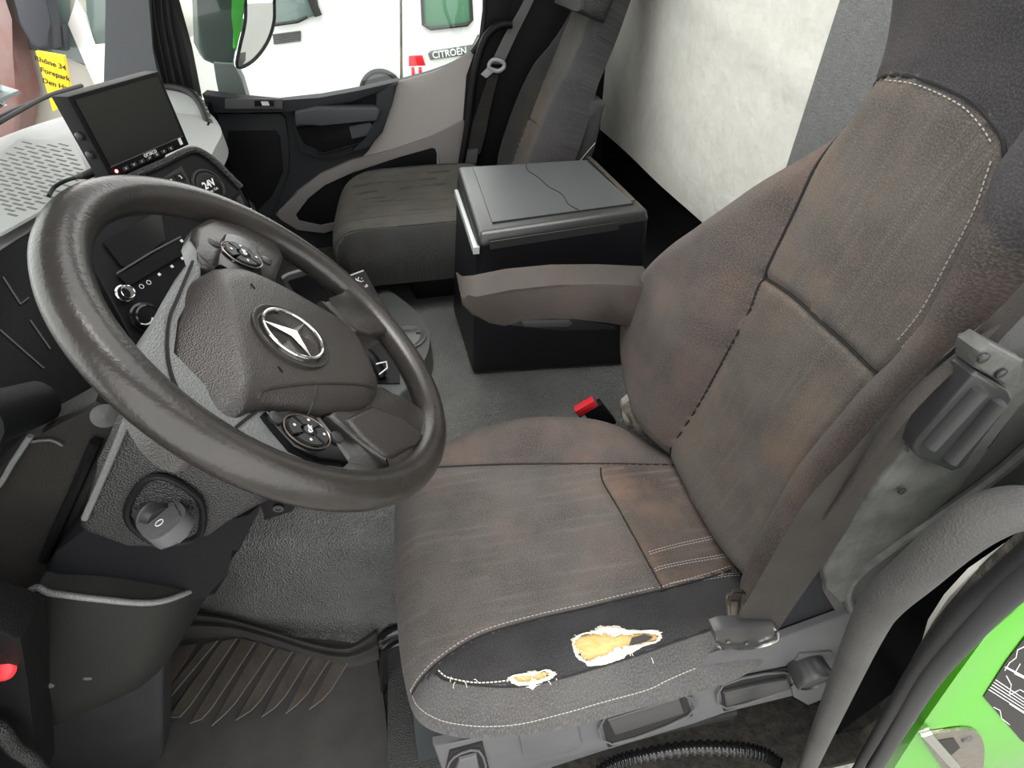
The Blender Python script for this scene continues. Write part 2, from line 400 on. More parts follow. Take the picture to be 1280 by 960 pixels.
    def patch(s, bm, poly, off, thick=.002, step=.004, jitter=0, mi=0):
        """a sheet that follows the pad's surface inside poly"""
        P = np.array(poly, float); c = P.mean(0); vs = []
        for t in (0.0001, .35, .7, 1):
            q = c+(P-c)*t; vs.append([bm.verts.new(x) for x in s.at(q, off if np.isscalar(off) else 0)])
        n = len(P)
        for A, C in zip(vs, vs[1:]):
            for k in range(n): bm.faces.new((A[k], A[(k+1) % n], C[(k+1) % n], C[k])).material_index = mi
        dn = [bm.verts.new(V3(v.co)-s.N*thick) for v in vs[-1]]
        for k in range(n): bm.faces.new((vs[-1][k], vs[-1][(k+1) % n], dn[(k+1) % n], dn[k])).material_index = mi
        return bm

# ================================================================== THE CAB SHELL
# footwell floor, engine tunnel, walls, roof
o = struct('floor', box(B(), (-.2, 1.21, -.02), (1.1, 1.04, .02)), grime, smooth=False)
def tz(x, y):
    """height of the tunnel covering: steep kick wall by the driver's footwell, then nearly flat"""
    y0 = np.interp(x, [-.9, -.6, -.3, -.1, .1, .9], [.83, .70, .635, .61, .60, .60])
    t = np.clip((y-y0)/.10, 0, 1); s_ = t*t*(3-2*t)
    return .01+.29*s_+.08*np.clip((y-y0-.08)/.30, 0, 1)
rows = []
for x in np.linspace(-.92, .74, 60):
    y0 = np.interp(x, [-.9, -.6, -.3, -.1, .1, .9], [.83, .70, .635, .61, .60, .60])
    ys = np.concatenate([np.linspace(y0-.03, y0+.14, 16), np.linspace(y0+.16, 2.2, 22)])
    rows.append([(x, y, tz(x, y)) for y in ys])
struct('trim_1', grid(B(), rows, thick=(0, 0, -.03)), rubber_floor)
# rear wall: black lower bulkhead, pale lining above it, grey felt strip beside it
struct('wall_rear', box(B(), (.80, 1.23, .38), (.035, 1.01, .385)), black_gloss, smooth=False)
rows = []
for z in np.linspace(.775, 1.95, 40):
    rw = []
    for y in np.linspace(2.22, .985, 40):
        cz = 1.16+(y-1.0)*.18
        rw.append((.752-.006*math.exp(-((z-cz)/.018)**2)+.003*math.sin(y*9+z*4), y, z-(.0)))
    rows.append(rw)
struct('wall_rear', grid(B(), rows, thick=(.03, 0, 0)), lining)
struct('trim_2', box(B(), (.765, .70, 1.36), (.022, .287, .60), bev=.01), felt)
bm = B()                                     # roof; the unseen open hatch is added to let in overhead light
for x0, x1, y0, y1 in ((-1.2, -.25, -.08, 2.32), (.68, .9, -.08, 2.32), (-.25, .68, -.08, .32), (-.25, .68, 1.5, 2.32)): box(bm, ((x0+x1)/2, (y0+y1)/2, 1.98), ((x1-x0)/2, (y1-y0)/2, .02))
struct('ceiling', bm, mat('roof_lining', (.34, .34, .33), .95), smooth=False)
struct('wall_left', box(B(), (-.95, -.06, .95), (.25, .02, 1.05)), door_black, smooth=False)
struct('wall_front', box(B(), (-1.02, 1.12, .45), (.03, 1.15, .47)), door_black, smooth=False)
# side wall behind the driver's door opening and the wall above the window

# ------------------------------------------------ passenger side: pillar, window frame, door
yd = 2.2
pl = lambda pts, y: [W(px, py, 'y', y) for px, py in pts]
# pillar between windscreen and door window
struct('trim_3', prism(B(), pl([(131, -140), (196, -140), (186, 0), (188, 60), (206, 128), (128, 128), (131, 60), (132, 0)], 2.14), (0, .08, 0), bev=.006), pillar_grey)
struct('trim_4', prism(B(), pl([(184, -140), (205, -140), (215, 0), (232, 60), (246, 128), (206, 128), (188, 60), (186, 0)], 2.17), (0, .07, 0), bev=.006), rubber)
bm = B()
for dx in (0, 9, 18): tube(bm, pl([(196+dx, -120), (192+dx, 0), (203+dx*1.05, 70), (215+dx*1.1, 126)], 2.165), .006, 8, smooth=5)
struct('trim_5', bm, rubber)
# rear window post and upper frame
struct('trim_6', prism(B(), pl([(601, -90), (660, -90), (640, 0), (600, 205), (575, 205), (583, 95), (600, 48), (606, 0)], 2.18), (0, .02, 0), bev=.004), black)
tr = pl([(600, -90), (606, 0), (602, 45), (590, 66)], 2.17)
struct('trim_7', tube(B(), tr, .008, 8, smooth=5), rubber)

door = sroot('door_1', W(420, 300, 'y', yd))
sill = [(243, 130), (300, 128), (345, 128), (400, 122), (450, 113), (500, 102), (540, 91), (570, 79), (588, 66), (600, 45)]
sill = [tuple(p[:2]) for p in catmull([(*p, 0) for p in sill], 4)]
# base panel (dark) below the window line
link('door_panel', prism(B(), pl(sill+[(600, 205), (600, 420), (240, 420), (235, 220)], yd), (0, .06, 0), bev=.006), door_dark, root=door)
# light grey upper rear panel
lg = [(496, 103), (540, 91), (570, 79), (588, 66), (600, 45), (604, 60), (588, 95), (583, 140), (581, 214), (552, 222), (546, 218), (546, 190), (536, 180), (505, 186), (470, 200), (430, 214), (462, 190), (478, 165), (490, 130)]
link('upper_panel', prism(B(), pl(lg, yd-.012), (0, .02, 0), bev=.006), door_grey, root=door)
# sweeping lower trim arc with the two pockets
arc = [(583, 148), (540, 170), (490, 187), (440, 200), (400, 218), (370, 240), (350, 264), (344, 268), (352, 276), (372, 288), (405, 292), (425, 286), (425, 278), (400, 283), (373, 277), (368, 268), (385, 248), (405, 230), (440, 216), (500, 196), (540, 183), (548, 186), (552, 222), (581, 214)]
link('trim_arc', prism(B(), pl(arc, yd-.02), (0, .025, 0), bev=.005), mat('door_arc', (.24, .225, .218), .55, bump=.1, bscale=900), root=door)
link('door_pocket', prism(B(), pl([(368, 268), (385, 248), (405, 230), (440, 216), (440, 290), (405, 292), (376, 280)], yd-.004), (0, .01, 0), bev=.002), door_black, root=door)
link('rear_pocket', prism(B(), pl([(476, 200), (510, 186), (530, 180), (543, 184), (546, 192), (546, 218), (500, 230), (476, 230)], yd-.016), (0, .01, 0), bev=.002), door_black, root=door)
# sill ledge below the window
link('ledge', prism(B(), pl([(252, 118), (300, 124), (345, 128), (400, 122), (450, 113), (497, 102), (497, 106), (440, 128), (365, 139), (300, 141), (262, 141)], yd-.05), (0, .07, 0), bev=.006), door_dark, root=door)
lk = link('lock_plate', prism(B(), pl([(281, 124), (353, 124), (353, 136), (281, 136)], yd-.058), (0, .012, 0), bev=.001), trim_grey, root=door)
link('window_switch', prism(B(), pl([(318, 126), (342, 126), (342, 133), (318, 133)], yd-.064), (0, .008, 0), bev=.001), black, root=door, parent=lk)
link('switch_cap', prism(B(), pl([(326, 127), (335, 127), (337, 132), (328, 132)], yd-.067), (0, .004, 0)), white_p, root=door, parent=lk)
# speaker panel
sp_ = [(272, 142), (350, 142), (357, 148), (361, 180), (362, 215), (350, 245), (340, 268), (320, 290), (300, 300), (262, 200)]
link('speaker_panel', prism(B(), pl(sp_, yd-.02), (0, .03, 0), bev=.006), door_dark, root=door)
link('speaker_grille', prism(B(), pl([(285, 164), (345, 164), (350, 172), (354, 215), (340, 245), (318, 268), (300, 270), (280, 215)], yd-.026), (0, .01, 0), bev=.003), door_black, root=door)
# pull handle recess and bar
link('handle_recess', prism(B(), pl([(366, 142), (404, 131), (425, 128), (440, 120), (490, 104), (496, 104), (490, 130), (480, 160), (460, 180), (430, 196), (404, 200), (376, 190), (366, 160)], yd-.022), (0, .03, 0), bev=.005), door_dark, root=door)
link('recess_floor', prism(B(), pl([(392, 129), (440, 118), (488, 110), (482, 128), (470, 134), (400, 134)], yd-.030), (0, .01, 0), bev=.002), door_black, root=door)
link('recess_floor', prism(B(), pl([(370, 160), (430, 152), (468, 154), (472, 162), (458, 176), (405, 190), (380, 180)], yd-.030), (0, .01, 0), bev=.002), door_black, root=door)
bm = B(); prism(bm, pl([(368, 140), (395, 134), (470, 134), (476, 138), (472, 152), (440, 153), (400, 157), (370, 158)], yd-.075), (0, .045, 0), bev=.01, seg=3)
link('pull_bar', bm, mat('pull_bar', (.075, .08, .088), .45, bump=.1, bscale=700), root=door)
bm = B(); prism(bm, pl([(470, 118), (490, 106), (496, 104), (490, 132), (478, 166), (462, 184), (440, 190), (444, 184), (460, 172), (470, 152)], yd-.06), (0, .05, 0), bev=.006)
link('handle_end', bm, door_dark, root=door)
bm = B(); prism(bm, pl([(436, 158), (462, 153), (468, 158), (458, 170), (440, 174)], yd-.05), (0, .03, 0), bev=.004)
link('door_opener', bm, mat('pull_bar', (0, 0, 0)), root=door)
link('recess_edge', tube(B(), pl([(395, 190), (404, 192), (436, 183), (466, 174)], yd-.04), .004, 6, smooth=4), black, root=door)
# window glass
gm = bpy.data.materials.new('clear_glass'); gm.use_nodes = True; nt = gm.node_tree; nt.nodes.clear()
ou = nt.nodes.new('ShaderNodeOutputMaterial'); tp = nt.nodes.new('ShaderNodeBsdfTransparent'); gl = nt.nodes.new('ShaderNodeBsdfGlossy'); mx = nt.nodes.new('ShaderNodeMixShader'); fr = nt.nodes.new('ShaderNodeFresnel')
gl.inputs['Roughness'].default_value = .02; tp.inputs[0].default_value = (.93, .96, .95, 1); fr.inputs[0].default_value = 1.35
nt.links.new(fr.outputs[0], mx.inputs[0]); nt.links.new(tp.outputs[0], mx.inputs[1]); nt.links.new(gl.outputs[0], mx.inputs[2]); nt.links.new(mx.outputs[0], ou.inputs[0])
struct('window_1', prism(B(), pl([(243, 134)]+sill[1:]+[(606, 0), (600, -90), (205, -90), (215, 0)], yd+.03), (0, .004, 0)), gm, smooth=False)
# windscreen, leaning back
struct('window_2', prism(B(), [(-1.36, .1, 1.0), (-1.36, 2.2, 1.0), (-1.05, 2.2, 1.95), (-1.05, .1, 1.95)], (-.005, 0, 0)), gm, smooth=False)

# ================================================================== DRIVER'S SEAT
seat = thing('driver_seat', (.15, .53, 0), 'driver seat in worn dark cloth, torn near edge, facing the steering wheel', 'seat')
cush_out = [(-.152, .70), (-.156, .56), (-.152, .43), (-.142, .34), (-.12, .275), (-.06, .240), (.03, .226), (.12, .222), (.21, .224), (.30, .226), (.38, .234), (.45, .262), (.49, .345), (.495, .5), (.48, .62), (.43, .71), (.33, .785), (.24, .82), (.15, .838), (.06, .83), (-.03, .80), (-.115, .765)]
S1 = [(-.125, .305), (-.08, .325), (-.01, .352), (.08, .362), (.18, .366), (.323, .374), (.46, .392)]
S2 = [(-.14, .715), (-.08, .713), (.1, .690), (.292, .655), (.40, .640), (.455, .632)]
S3 = [(.282, .645), (.276, .61), (.285, .55), (.295, .47), (.303, .40), (.307, .375)]
S4 = [(-.115, .285), (-.07, .262), (0, .255), (.1, .252), (.2, .258), (.28, .275), (.36, .30), (.47, .33)]
def ctop(x, y):
    near = np.exp(-((y-.30)/.045)**2); far = np.exp(-((y-.775)/.05)**2)
    s_ = .565+.018*near*np.clip((x+.1)*4, 0, 1)+.028*far*np.clip(1-np.abs(x-.16)/.4, 0, 1)
    return s_-.012*np.exp(-((x-.42)/.08)**2)*(1-far)-.02*np.clip((-x-.05)/.1, 0, 1)**2 - .006*np.exp(-(((x-.1)/.15)**2+((y-.53)/.12)**2))
def crim(x, y): return np.interp(y, [.22, .35, .7, .85], [.085, .07, .06, .07])
cush = Pillow(((0, 0, 0), (1, 0, 0), (0, 1, 0), (0, 0, 1)), cush_out, ctop, crim, lambda x, y: np.interp(x, [.12, .36], [.115, .070]), seams=[S1, S2, S3], groove=.006, gw=.006, back=lambda x, y: np.interp(x, [.12, .36], [.475, .505]))
S5 = [cush.uv(*p) for p in [(545, 842), (560, 851), (600, 857), (650, 858), (700, 848), (745, 835), (800, 818), (850, 800), (905, 782)]]
def creg(c):
    x, y = c[:, 0], c[:, 1]; r_ = np.zeros(len(c), int)
    y1 = np.interp(x, [p[0] for p in S1], [p[1] for p in S1]); y2 = np.interp(x, [p[0] for p in S2][::1], [p[1] for p in S2])
    r_[(y < y1)] = 1; y5 = np.interp(x, [p[0] for p in S5], [p[1] for p in S5]); r_[y < y5] = 4; r_[(y > y2)] = 2  # shade in the near bolster's hollow is painted as a black cloth band
    mid = (y >= y1) & (y <= y2); xs = np.interp(y, [p[1] for p in S3][::-1], [p[0] for p in S3][::-1]); r_[mid & (x > xs)] = 3
    return r_
hole1_px = [(717, 800), (728, 793), (745, 790), (752, 786), (770, 787), (790, 790), (815, 789), (824, 793), (822, 801), (800, 808), (782, 816), (765, 824), (742, 829), (725, 824), (718, 812)]
hole2_px = [(640, 846), (655, 843), (672, 841), (683, 838), (690, 843), (680, 850), (660, 855), (644, 853)]
h1 = [cush.uv(*p) for p in hole1_px]; h2 = [cush.uv(*p) for p in hole2_px]
cu = cush.build('seat_cushion', [F_cush, F_black, F_side, F_rear, F_sidegrey], creg, root=seat, nt=60, centre=(.16, .52), hole=[h1, h2])
cu['label'] = 'worn seat cushion with two torn holes along the near edge'
def blob(poly, grow, n=5, jit=0):
    c = np.mean(poly, 0); out = []
    for p in catmull([(*q, 0) for q in poly], n, True):
        d = p[:2]-c; k = 1+grow/np.linalg.norm(d)+random.uniform(-jit, jit); out.append(tuple(c+d*k))
    return out
bm = cush.patch(B(), blob(h1, .010), -.004, .008)
o = link('foam', bm, foam, root=seat, parent=cu); o['label'] = 'exposed yellow foam in the large tear'
bm = cush.patch(B(), blob(h2, .006), -.004, .008); o = link('foam', bm, foam, root=seat, parent=cu); o['label'] = 'exposed foam in the small tear'
# ragged white backing round the tears: an uneven band on the rim of each hole
def ragged(bm, poly, wfun, n=7, lift=.0022):
    P = [p[:2] for p in catmull([(*q, 0) for q in poly], n, True)]; c = np.mean(P, 0); m = len(P); inn = []; out = []
    for i, p in enumerate(P):
        d = unit(np.array([*(p-c), 0]))[:2]; a, b2 = wfun(i/m); a *= random.uniform(.6, 1.35); b2 *= random.uniform(.6, 1.3)
        inn.append(p-d*a); out.append(p+d*b2)
    A = [bm.verts.new(x) for x in cush.at(inn, lift-.003)]; M_ = [bm.verts.new(x) for x in cush.at(P, lift+.002)]; C = [bm.verts.new(x) for x in cush.at(out, .0004)]
    for i in range(m):
        j = (i+1) % m
        bm.faces.new((A[i], A[j], M_[j], M_[i])); bm.faces.new((M_[i], M_[j], C[j], C[i]))
    return bm
wf1 = lambda t: ((.004, .004) if t < .12 else (.010, .006) if t < .45 else (.004, .003) if t < .55 else (.011, .005) if t < .82 else (.004, .002))
o = link('torn_lining', ragged(B(), h1, wf1), fluff, root=seat, parent=cu); o['label'] = 'frayed white lining round the large tear'
o = link('torn_lining', ragged(B(), h2, lambda t: (.004, .004) if t < .45 else (.006, .006)), fluff, root=seat, parent=cu); o['label'] = 'frayed white lining round the small tear'
fl = [cush.uv(*p) for p in [(790, 797), (806, 793), (816, 796), (808, 801), (796, 804), (786, 808)]]
o = link('torn_flap', cush.patch(B(), fl, .0005, .003), F_dark, root=seat, parent=cu)
bm = B(); P = [cush.uv(*p) for p in [(548, 838), (560, 847), (590, 853), (615, 853), (640, 850)]]; cush.stitches(bm, P, .006, .004, .0009, .001)
for k in range(26):
    a = cush.uv(random.uniform(560, 700), random.uniform(845, 856)) if k < 14 else cush.uv(random.uniform(715, 820), random.choice([788, 822])+random.uniform(-6, 8))
    q = (a[0]+random.uniform(-.009, .009), a[1]+random.uniform(-.008, .008)); tube(bm, cush.at([a, ((a[0]+q[0])/2, (a[1]+q[1])/2+.002), q], .002), .0005, 4)
o = link('frayed_threads', bm, fluff, root=seat, parent=cu); o['kind'] = 'stuff'
bm = B(); cush.seam(bm, S1, .0018, .0014); cush.seam(bm, S2, .0018, .0016); cush.seam(bm, S3, .0018, .0016)
cush.seam(bm, S5, .0017, .0)
link('seam', bm, rubber, root=seat, parent=cu)
bm = B(); cush.stitches(bm, [(x, y+.006) for x, y in S1])
E4 = [cush.uv(*p) for p in [(513, 862), (520, 880), (535, 893), (560, 903), (600, 908), (650, 905), (700, 893), (760, 876), (810, 862), (835, 850), (870, 835)]]
for q in ([(811, 690), (860, 677), (912, 668)], [(812, 693), (861, 680), (913, 671)], [(818, 711), (870, 699), (920, 692)], [(819, 714), (871, 702), (921, 695)], [(828, 734), (880, 722), (927, 716)], [(829, 737), (881, 725), (928, 719)], [(905, 672), (918, 690)]): cush.stitches(bm, [cush.uv(*p) for p in q], .006, .004, .0006)
cush.stitches(bm, E4, .006, .0045, .0008); link('stitching', bm, mat('thread', (.36, .34, .32), .8), root=seat, parent=cu)['kind'] = 'stuff'

# backrest in its own reclined frame
th = math.radians(12); bV = V3((math.sin(th), 0, math.cos(th))); bN = V3((-math.cos(th), 0, math.sin(th))); bO = V3((.42, 0, .55))
back_out = [(.50, -.02), (.62, -.02), (.73, .0), (.82, .025), (.895, .065), (.955, .13), (.968, .20), (.945, .30), (.892, .39), (.825, .47), (.750, .575), (.698, .65), (.684, .70), (.694, .745), (.708, .79), (.728, .86), (.715, .94), (.64, 1.0), (.50, .99), (.40, .98), (.335, .93), (.31, .84), (.315, .75), (.32, .69), (.325, .62), (.31, .52), (.30, .42), (.295, .30), (.285, .20), (.285, .10), (.31, .035), (.40, -.005)]
bL = [(.655, -.01), (.644, .077), (.632, .26), (.634, .373), (.648, .434), (.662, .568), (.672, .647), (.672, .69)]
bT = [(.672, .69), (.655, .712), (.625, .726), (.577, .730), (.512, .724), (.473, .712), (.448, .70), (.43, .682)]
bR = [(.43, .682), (.412, .639), (.400, .588), (.388, .531), (.388, .486), (.394, .432), (.392, .302), (.375, .165), (.352, .07), (.345, -.01)]
bM = [(.650, .438), (.58, .446), (.514, .446), (.45, .446), (.394, .444)]
def btop(x, y):
    xl = np.interp(y, [p[1] for p in bL], [p[0] for p in bL]); xr = np.interp(y, [p[1] for p in bR[::-1]], [p[0] for p in bR[::-1]])
    up = np.clip((y-.735)/.12, 0, 1); up = up*up*(3-2*up)
    l = np.clip((x-xl)/.09, 0, 1); r2 = np.clip((xr-x)/.050, 0, 1); fade = 1-up
    return .0+.058*np.sin(np.clip(l*.8, 0, 1)*math.pi/2)*np.clip((.76-y)/.3, 0, 1)+.055*np.sin(r2*math.pi/2)*fade+.028*up-.010*np.exp(-(((x-.52)/.1)**2+((y-.2)/.12)**2))+.008*np.exp(-((y-.3)/.12)**2)
brest = Pillow((bO, (0, 1, 0), bV, bN), back_out, btop, lambda x, y: np.where(x > .55, .062, .055), .15, seams=[bL, bT, bR, bM], groove=.006, gw=.006)
def breg(c):
    x, y = c[:, 0], c[:, 1]; r_ = np.ones(len(c), int)
    poly = bL+bT[1:]+bR[1:]; m_ = inside(c, poly); r_[m_] = 0; r_[m_ & (y < .443)] = 4
    up = (~m_) & (y > np.interp(x, [.3, .43, .45, .51, .577, .625, .66, .70], [.60, .68, .70, .722, .73, .726, .70, .66])); r_[up] = 2
    r_[(~m_) & (~up) & (x < .45)] = 3
    return r_
bk = brest.build('backrest', [F_mid, F_side, F_dark, F_side, F_mid], breg, root=seat, nt=60, centre=(.52, .42))
bm = B()
for q in (bL, bT, bR, bM): brest.seam(bm, q, .0021, .0022, n=12)
link('seam', bm, rubber, root=seat, parent=bk)
bm = B(); brest.stitches(bm, [(x+.004, y) for x, y in bR[:5]], .0062, .004, .0009); brest.stitches(bm, [(x+.012, y) for x, y in bR[:5]], .0062, .004, .0009)
brest.stitches(bm, [(x+.003, y-.006) for x, y in bT[2:-1]], .0075, .004, .0008)
link('stitching', bm, MATS['thread'], root=seat, parent=bk)['kind'] = 'stuff'
# headrest seam
bm = B(); brest.seam(bm, [(.335, .70), (.345, .74), (.34, .80), (.325, .88)], .001, .001)
link('headrest_seam', bm, rubber, root=seat, parent=bk)

# ================================================================== STEERING WHEEL
wc = V3((-.1772, .5249, 1.0528)); wn = V3((.75135, .06503, .65669)); wn /= np.linalg.norm(wn)
wu = V3((-.65808, 0, .75295)); wu = unit(wu-wn*(wu @ wn)); wr = np.cross(wu, wn)
if wr[1] < 0: wr = -wr
def wp(a, b2, h=0): return wc+wr*a+wu*b2+wn*h
def wr2(px, py, h=0):
    p = WP(px, py, wc+wn*h, wn)-wc; return (p @ wr, p @ wu)
wheel = thing('steering_wheel', wc, 'black four-spoke steering wheel with a chrome star emblem', 'steering wheel')
bm = B(); n = 96
rim_pts = [wp(.2145*math.cos(t), .2145*math.sin(t)) for t in np.linspace(0, 2*math.pi, n, endpoint=False)]
tube(bm, rim_pts, .0205, 20, closed=True)
rim = link('rim', bm, leather, root=wheel)
# hub shell: polygonal body with its four spokes
def plate(bm, pts, h0, h1, bev=.008, seg=3, mi=0): return prism(bm, [wp(*p, h1) for p in pts], -wn*(h1-h0), bev=bev, seg=seg, mi=mi)
hub_pts = [(.045, .085), (.085, .045), (.108, .0), (.10, -.045), (.088, -.082), (.045, -.118), (-.015, -.128), (-.07, -.115), (-.125, -.085), (-.150, -.045), (-.150, .02), (-.135, .075), (-.10, .100), (-.02, .095)]
link('hub', plate(B(), hub_pts, -.045, -.012, .012), shell_mat, root=wheel)
def spoke(name, pts, h0=-.03, h1=.004, m=leather, bev=.01, label=None):
    o = link(name, plate(B(), pts, h0, h1, bev, 3), m, root=wheel)
    if label: o['label'] = label
    return o
def wpx(pts, h=0): return [wr2(px, py, h) for px, py in pts]
sA = spoke('spoke', wpx([(238, 298), (242, 284), (262, 272), (300, 280), (345, 300), (356, 325), (346, 350), (330, 360), (300, 350), (262, 338), (250, 332), (244, 316)]), h0=-.02, h1=.003, bev=.009)
sC = spoke('spoke', wpx([(252, 328), (232, 332), (216, 360), (198, 394), (176, 434), (158, 462), (182, 492), (220, 520), (262, 548), (320, 574), (380, 590), (430, 592), (440, 572), (400, 520), (325, 513), (270, 500), (212, 440), (222, 400), (252, 352)]), h0=-.022, h1=.0, m=shell_mat, bev=.003, label='silver grey spoke cover, lightened to carry a bright sky reflection')
link('shell_joint', tube(B(), [wp(*p, .0015) for p in wpx([(240, 328), (222, 372), (211, 400), (208, 440), (216, 478), (236, 512)])], .0016, 6, smooth=5), rubber, root=wheel, parent=sC)
link('shell_joint', tube(B(), [wp(*p, .0015) for p in wpx([(285, 544), (300, 530), (320, 515)])], .0014, 6, smooth=3), rubber, root=wheel, parent=sC)
sB = spoke('spoke', wpx([(396, 380), (410, 384), (424, 372), (438, 352), (474, 380), (492, 410), (478, 420), (458, 424), (440, 420), (425, 405)]), h0=-.03, h1=.010, bev=.007)
sD = spoke('spoke', wpx([(455, 492), (474, 484), (500, 505), (528, 518), (550, 530), (545, 570), (500, 606), (486, 584), (478, 582), (450, 556), (405, 522), (420, 505)]), h0=-.035, h1=.006, bev=.012)
link('spoke_inset', plate(B(), wpx([(432, 524), (462, 508), (500, 522), (530, 545), (520, 556), (492, 572), (480, 570), (450, 545)], .008), -.0, .010, .006), pad_mat, root=wheel, parent=sD)
# airbag pad: domed lofted shape
pad_px = [(268, 340), (298, 343), (343, 364), (390, 390), (418, 405), (440, 424), (458, 455), (470, 488), (462, 505), (448, 512), (396, 514), (330, 509), (300, 520), (278, 545), (256, 548), (230, 525), (208, 490), (194, 455), (190, 425), (204, 385), (234, 350)]
hp = .022
po = [wr2(px, py, hp*.3) for px, py in pad_px]
pc = np.array(wr2(358, 420, hp))
padA = np.array(wr2(272, 330, hp)); padB = np.array(wr2(318, 500, hp))
def padtop(x, y):
    d = np.hypot(x, y); p_, q_ = padA, padB; t_ = unit(np.array([*(q_-p_), 0]))[:2]; nn_ = np.array([-t_[1], t_[0]])
    sd_ = (x-p_[0])*nn_[0]+(y-p_[1])*nn_[1]; sd_ = sd_*np.sign((pc-p_) @ nn_)
    return 0.030-.5*d*d-.66*np.clip(-sd_, 0, 1)-.10*np.clip(.02-np.abs(sd_), 0, .02)*0
padp = Pillow((wc, wr, wu, wn), po, padtop, .030, .03, back=lambda x, y: x*0-.012, sm=6)
pd = padp.build('airbag_pad', [pad_mat], root=wheel, nt=26, centre=tuple(np.mean(po, 0)))
# facets: pressed lines on the pad
bm = B(); q1 = [padp.uv(*p) for p in [(322, 498), (332, 487), (380, 480), (440, 480), (468, 486)]]; padp.seam(bm, q1, .0018, 0)
q2 = [padp.uv(*p) for p in [(396, 481), (394, 512)]]; padp.seam(bm, q2, .0014, 0)
link('pad_crease', bm, leather, root=wheel, parent=pd)
q = [padp.uv(*p) for p in [(262, 330), (244, 352), (226, 378), (211, 400), (208, 440), (216, 480), (232, 508)]]
# emblem: recessed dish, ring and three-pointed star
ec = np.array(padp.uv(365, 420)); e3 = padp.at([ec])[0]
bm = B(); lathe(bm, e3-wn*.004, wn, [(.0445, .0), (.0445, .0055), (.041, .0062), (.037, .0045), (.0, .0045)], 40); link('emblem_dish', bm, leather, root=wheel, parent=pd)
bm = B(); ring_(bm, e3+wn*.004, wn, .0345, .0020, 48, 8)
a0 = math.radians(104)
for k in range(3):
    a = a0+k*2*math.pi/3; tip = e3+wn*.004+wr*math.cos(a)*.034+wu*math.sin(a)*.034
    s1 = wr*math.cos(a+math.pi/3)*.0052+wu*math.sin(a+math.pi/3)*.0052; s2 = wr*math.cos(a-math.pi/3)*.0052+wu*math.sin(a-math.pi/3)*.0052
    top_ = e3+wn*.0085; base = e3+wn*.003
    v = [bm.verts.new(x) for x in (top_, base+s1, tip, base+s2)]
    bm.faces.new((v[0], v[1], v[2])); bm.faces.new((v[0], v[2], v[3]))
link('star_emblem', bm, chrome, root=wheel, parent=pd, smooth=False)
# small injection marks
for px, py in ((316, 358), (350, 462)):
    a = padp.at([padp.uv(px, py)], .0006)[0]; bm = B(); box(bm, a, (.0035, .0006, .0006), [wr*.6+wu*.8, unit(np.cross(wn, wr*.6+wu*.8)), wn]); link('pad_mark', bm, black, root=wheel, parent=pd)
# switch panels
def switch_panel(pts_px, h, cpx, ang, label):
    P = [wr2(px, py, h) for px, py in pts_px]
    sp = link('switch_panel', prism(B(), [wp(*p, h) for p in P], -wn*.016, bev=.003), glass_mat, root=wheel); sp['label'] = label
    c = wp(*wr2(*cpx, h), h+.001); ca, sa = math.cos(ang), math.sin(ang); ax = wr*ca+wu*sa; ay = -wr*sa+wu*ca
    for k in range(4):
        t0 = k*math.pi/2+math.pi/4+.12; arc_ = [c+ax*math.cos(t)*.0165+ay*math.sin(t)*.0215 for t in np.linspace(t0, t0+math.pi/2-.24, 7)]
        arc2 = [c+ax*math.cos(t)*.007+ay*math.sin(t)*.009 for t in np.linspace(t0, t0+math.pi/2-.24, 7)]
        link('switch_button', prism(B(), arc_+arc2[::-1], wn*.0035, bev=.001), handle_dark, root=wheel, parent=sp)
    link('centre_button', lathe(B(), c, wn, [(.0055, 0), (.0055, .004), (.004, .005), (0, .005)], 16), handle_dark, root=wheel, parent=sp)
    bm = B(); tube(bm, [c+ax*math.cos(t)*.0195+ay*math.sin(t)*.0250+wn*.001 for t in np.linspace(0, 2*math.pi, 40, endpoint=False)], .0009, 6, closed=True); link('bezel_ring', bm, steel, root=wheel, parent=sp)
    text('symbol', 'OK', .0065, c+wn*.0056, ax, ay, white_p, wheel, sp)
    bm = B()
    for t in (0, math.pi/2, math.pi, 3*math.pi/2): 
        q_ = c+ax*math.cos(t)*.0125+ay*math.sin(t)*.016+wn*.0042; prism(bm, [q_+ax*.0018, q_+ay*.0018, q_-ax*.0018, q_-ay*.0018], wn*.0003)
    link('symbol', bm, white_p, root=wheel, parent=sp, smooth=False)
    for k, s_ in ((0, 1), (1, -1)):
        q_ = c+ay*.033*s_+ax*.004; link('switch_button', lathe(B(), q_, wn, [(.007, 0), (.007, .003), (.005, .004), (0, .004)], 14), handle_dark, root=wheel, parent=sp)
switch_panel([(283, 291), (300, 294), (322, 306), (330, 350), (322, 356), (298, 340), (272, 331), (275, 318)], .016, (302, 320), .55, 'switch panel on the far spoke')
switch_panel([(332, 513), (360, 514), (392, 517), (415, 545), (437, 577), (400, 572), (368, 557), (345, 530)], .010, (383, 541), .2, 'switch panel on the near spoke')

# ================================================================== STEERING COLUMN
cl = thing('steering_column', wp(0, 0, -.3), 'grey grained steering column cover below the wheel', 'steering column')
ysc = .40
top_px = [(150, 510), (122, 575), (96, 662), (104, 668), (160, 682), (205, 692), (262, 668), (333, 632), (325, 600), (300, 560), (230, 520), (180, 505)]
side = [W(px, py, 'y', ysc) for px, py in top_px]
cov = link('column_cover', prism(B(), side, (0, .26, 0), bev=.014, seg=3), column_mat, root=cl)
link('cover_edge', tube(B(), pl([(160, 522), (138, 575), (106, 648)], ysc-.002), .0035, 8, smooth=4), shell_mat, root=cl, parent=cov)
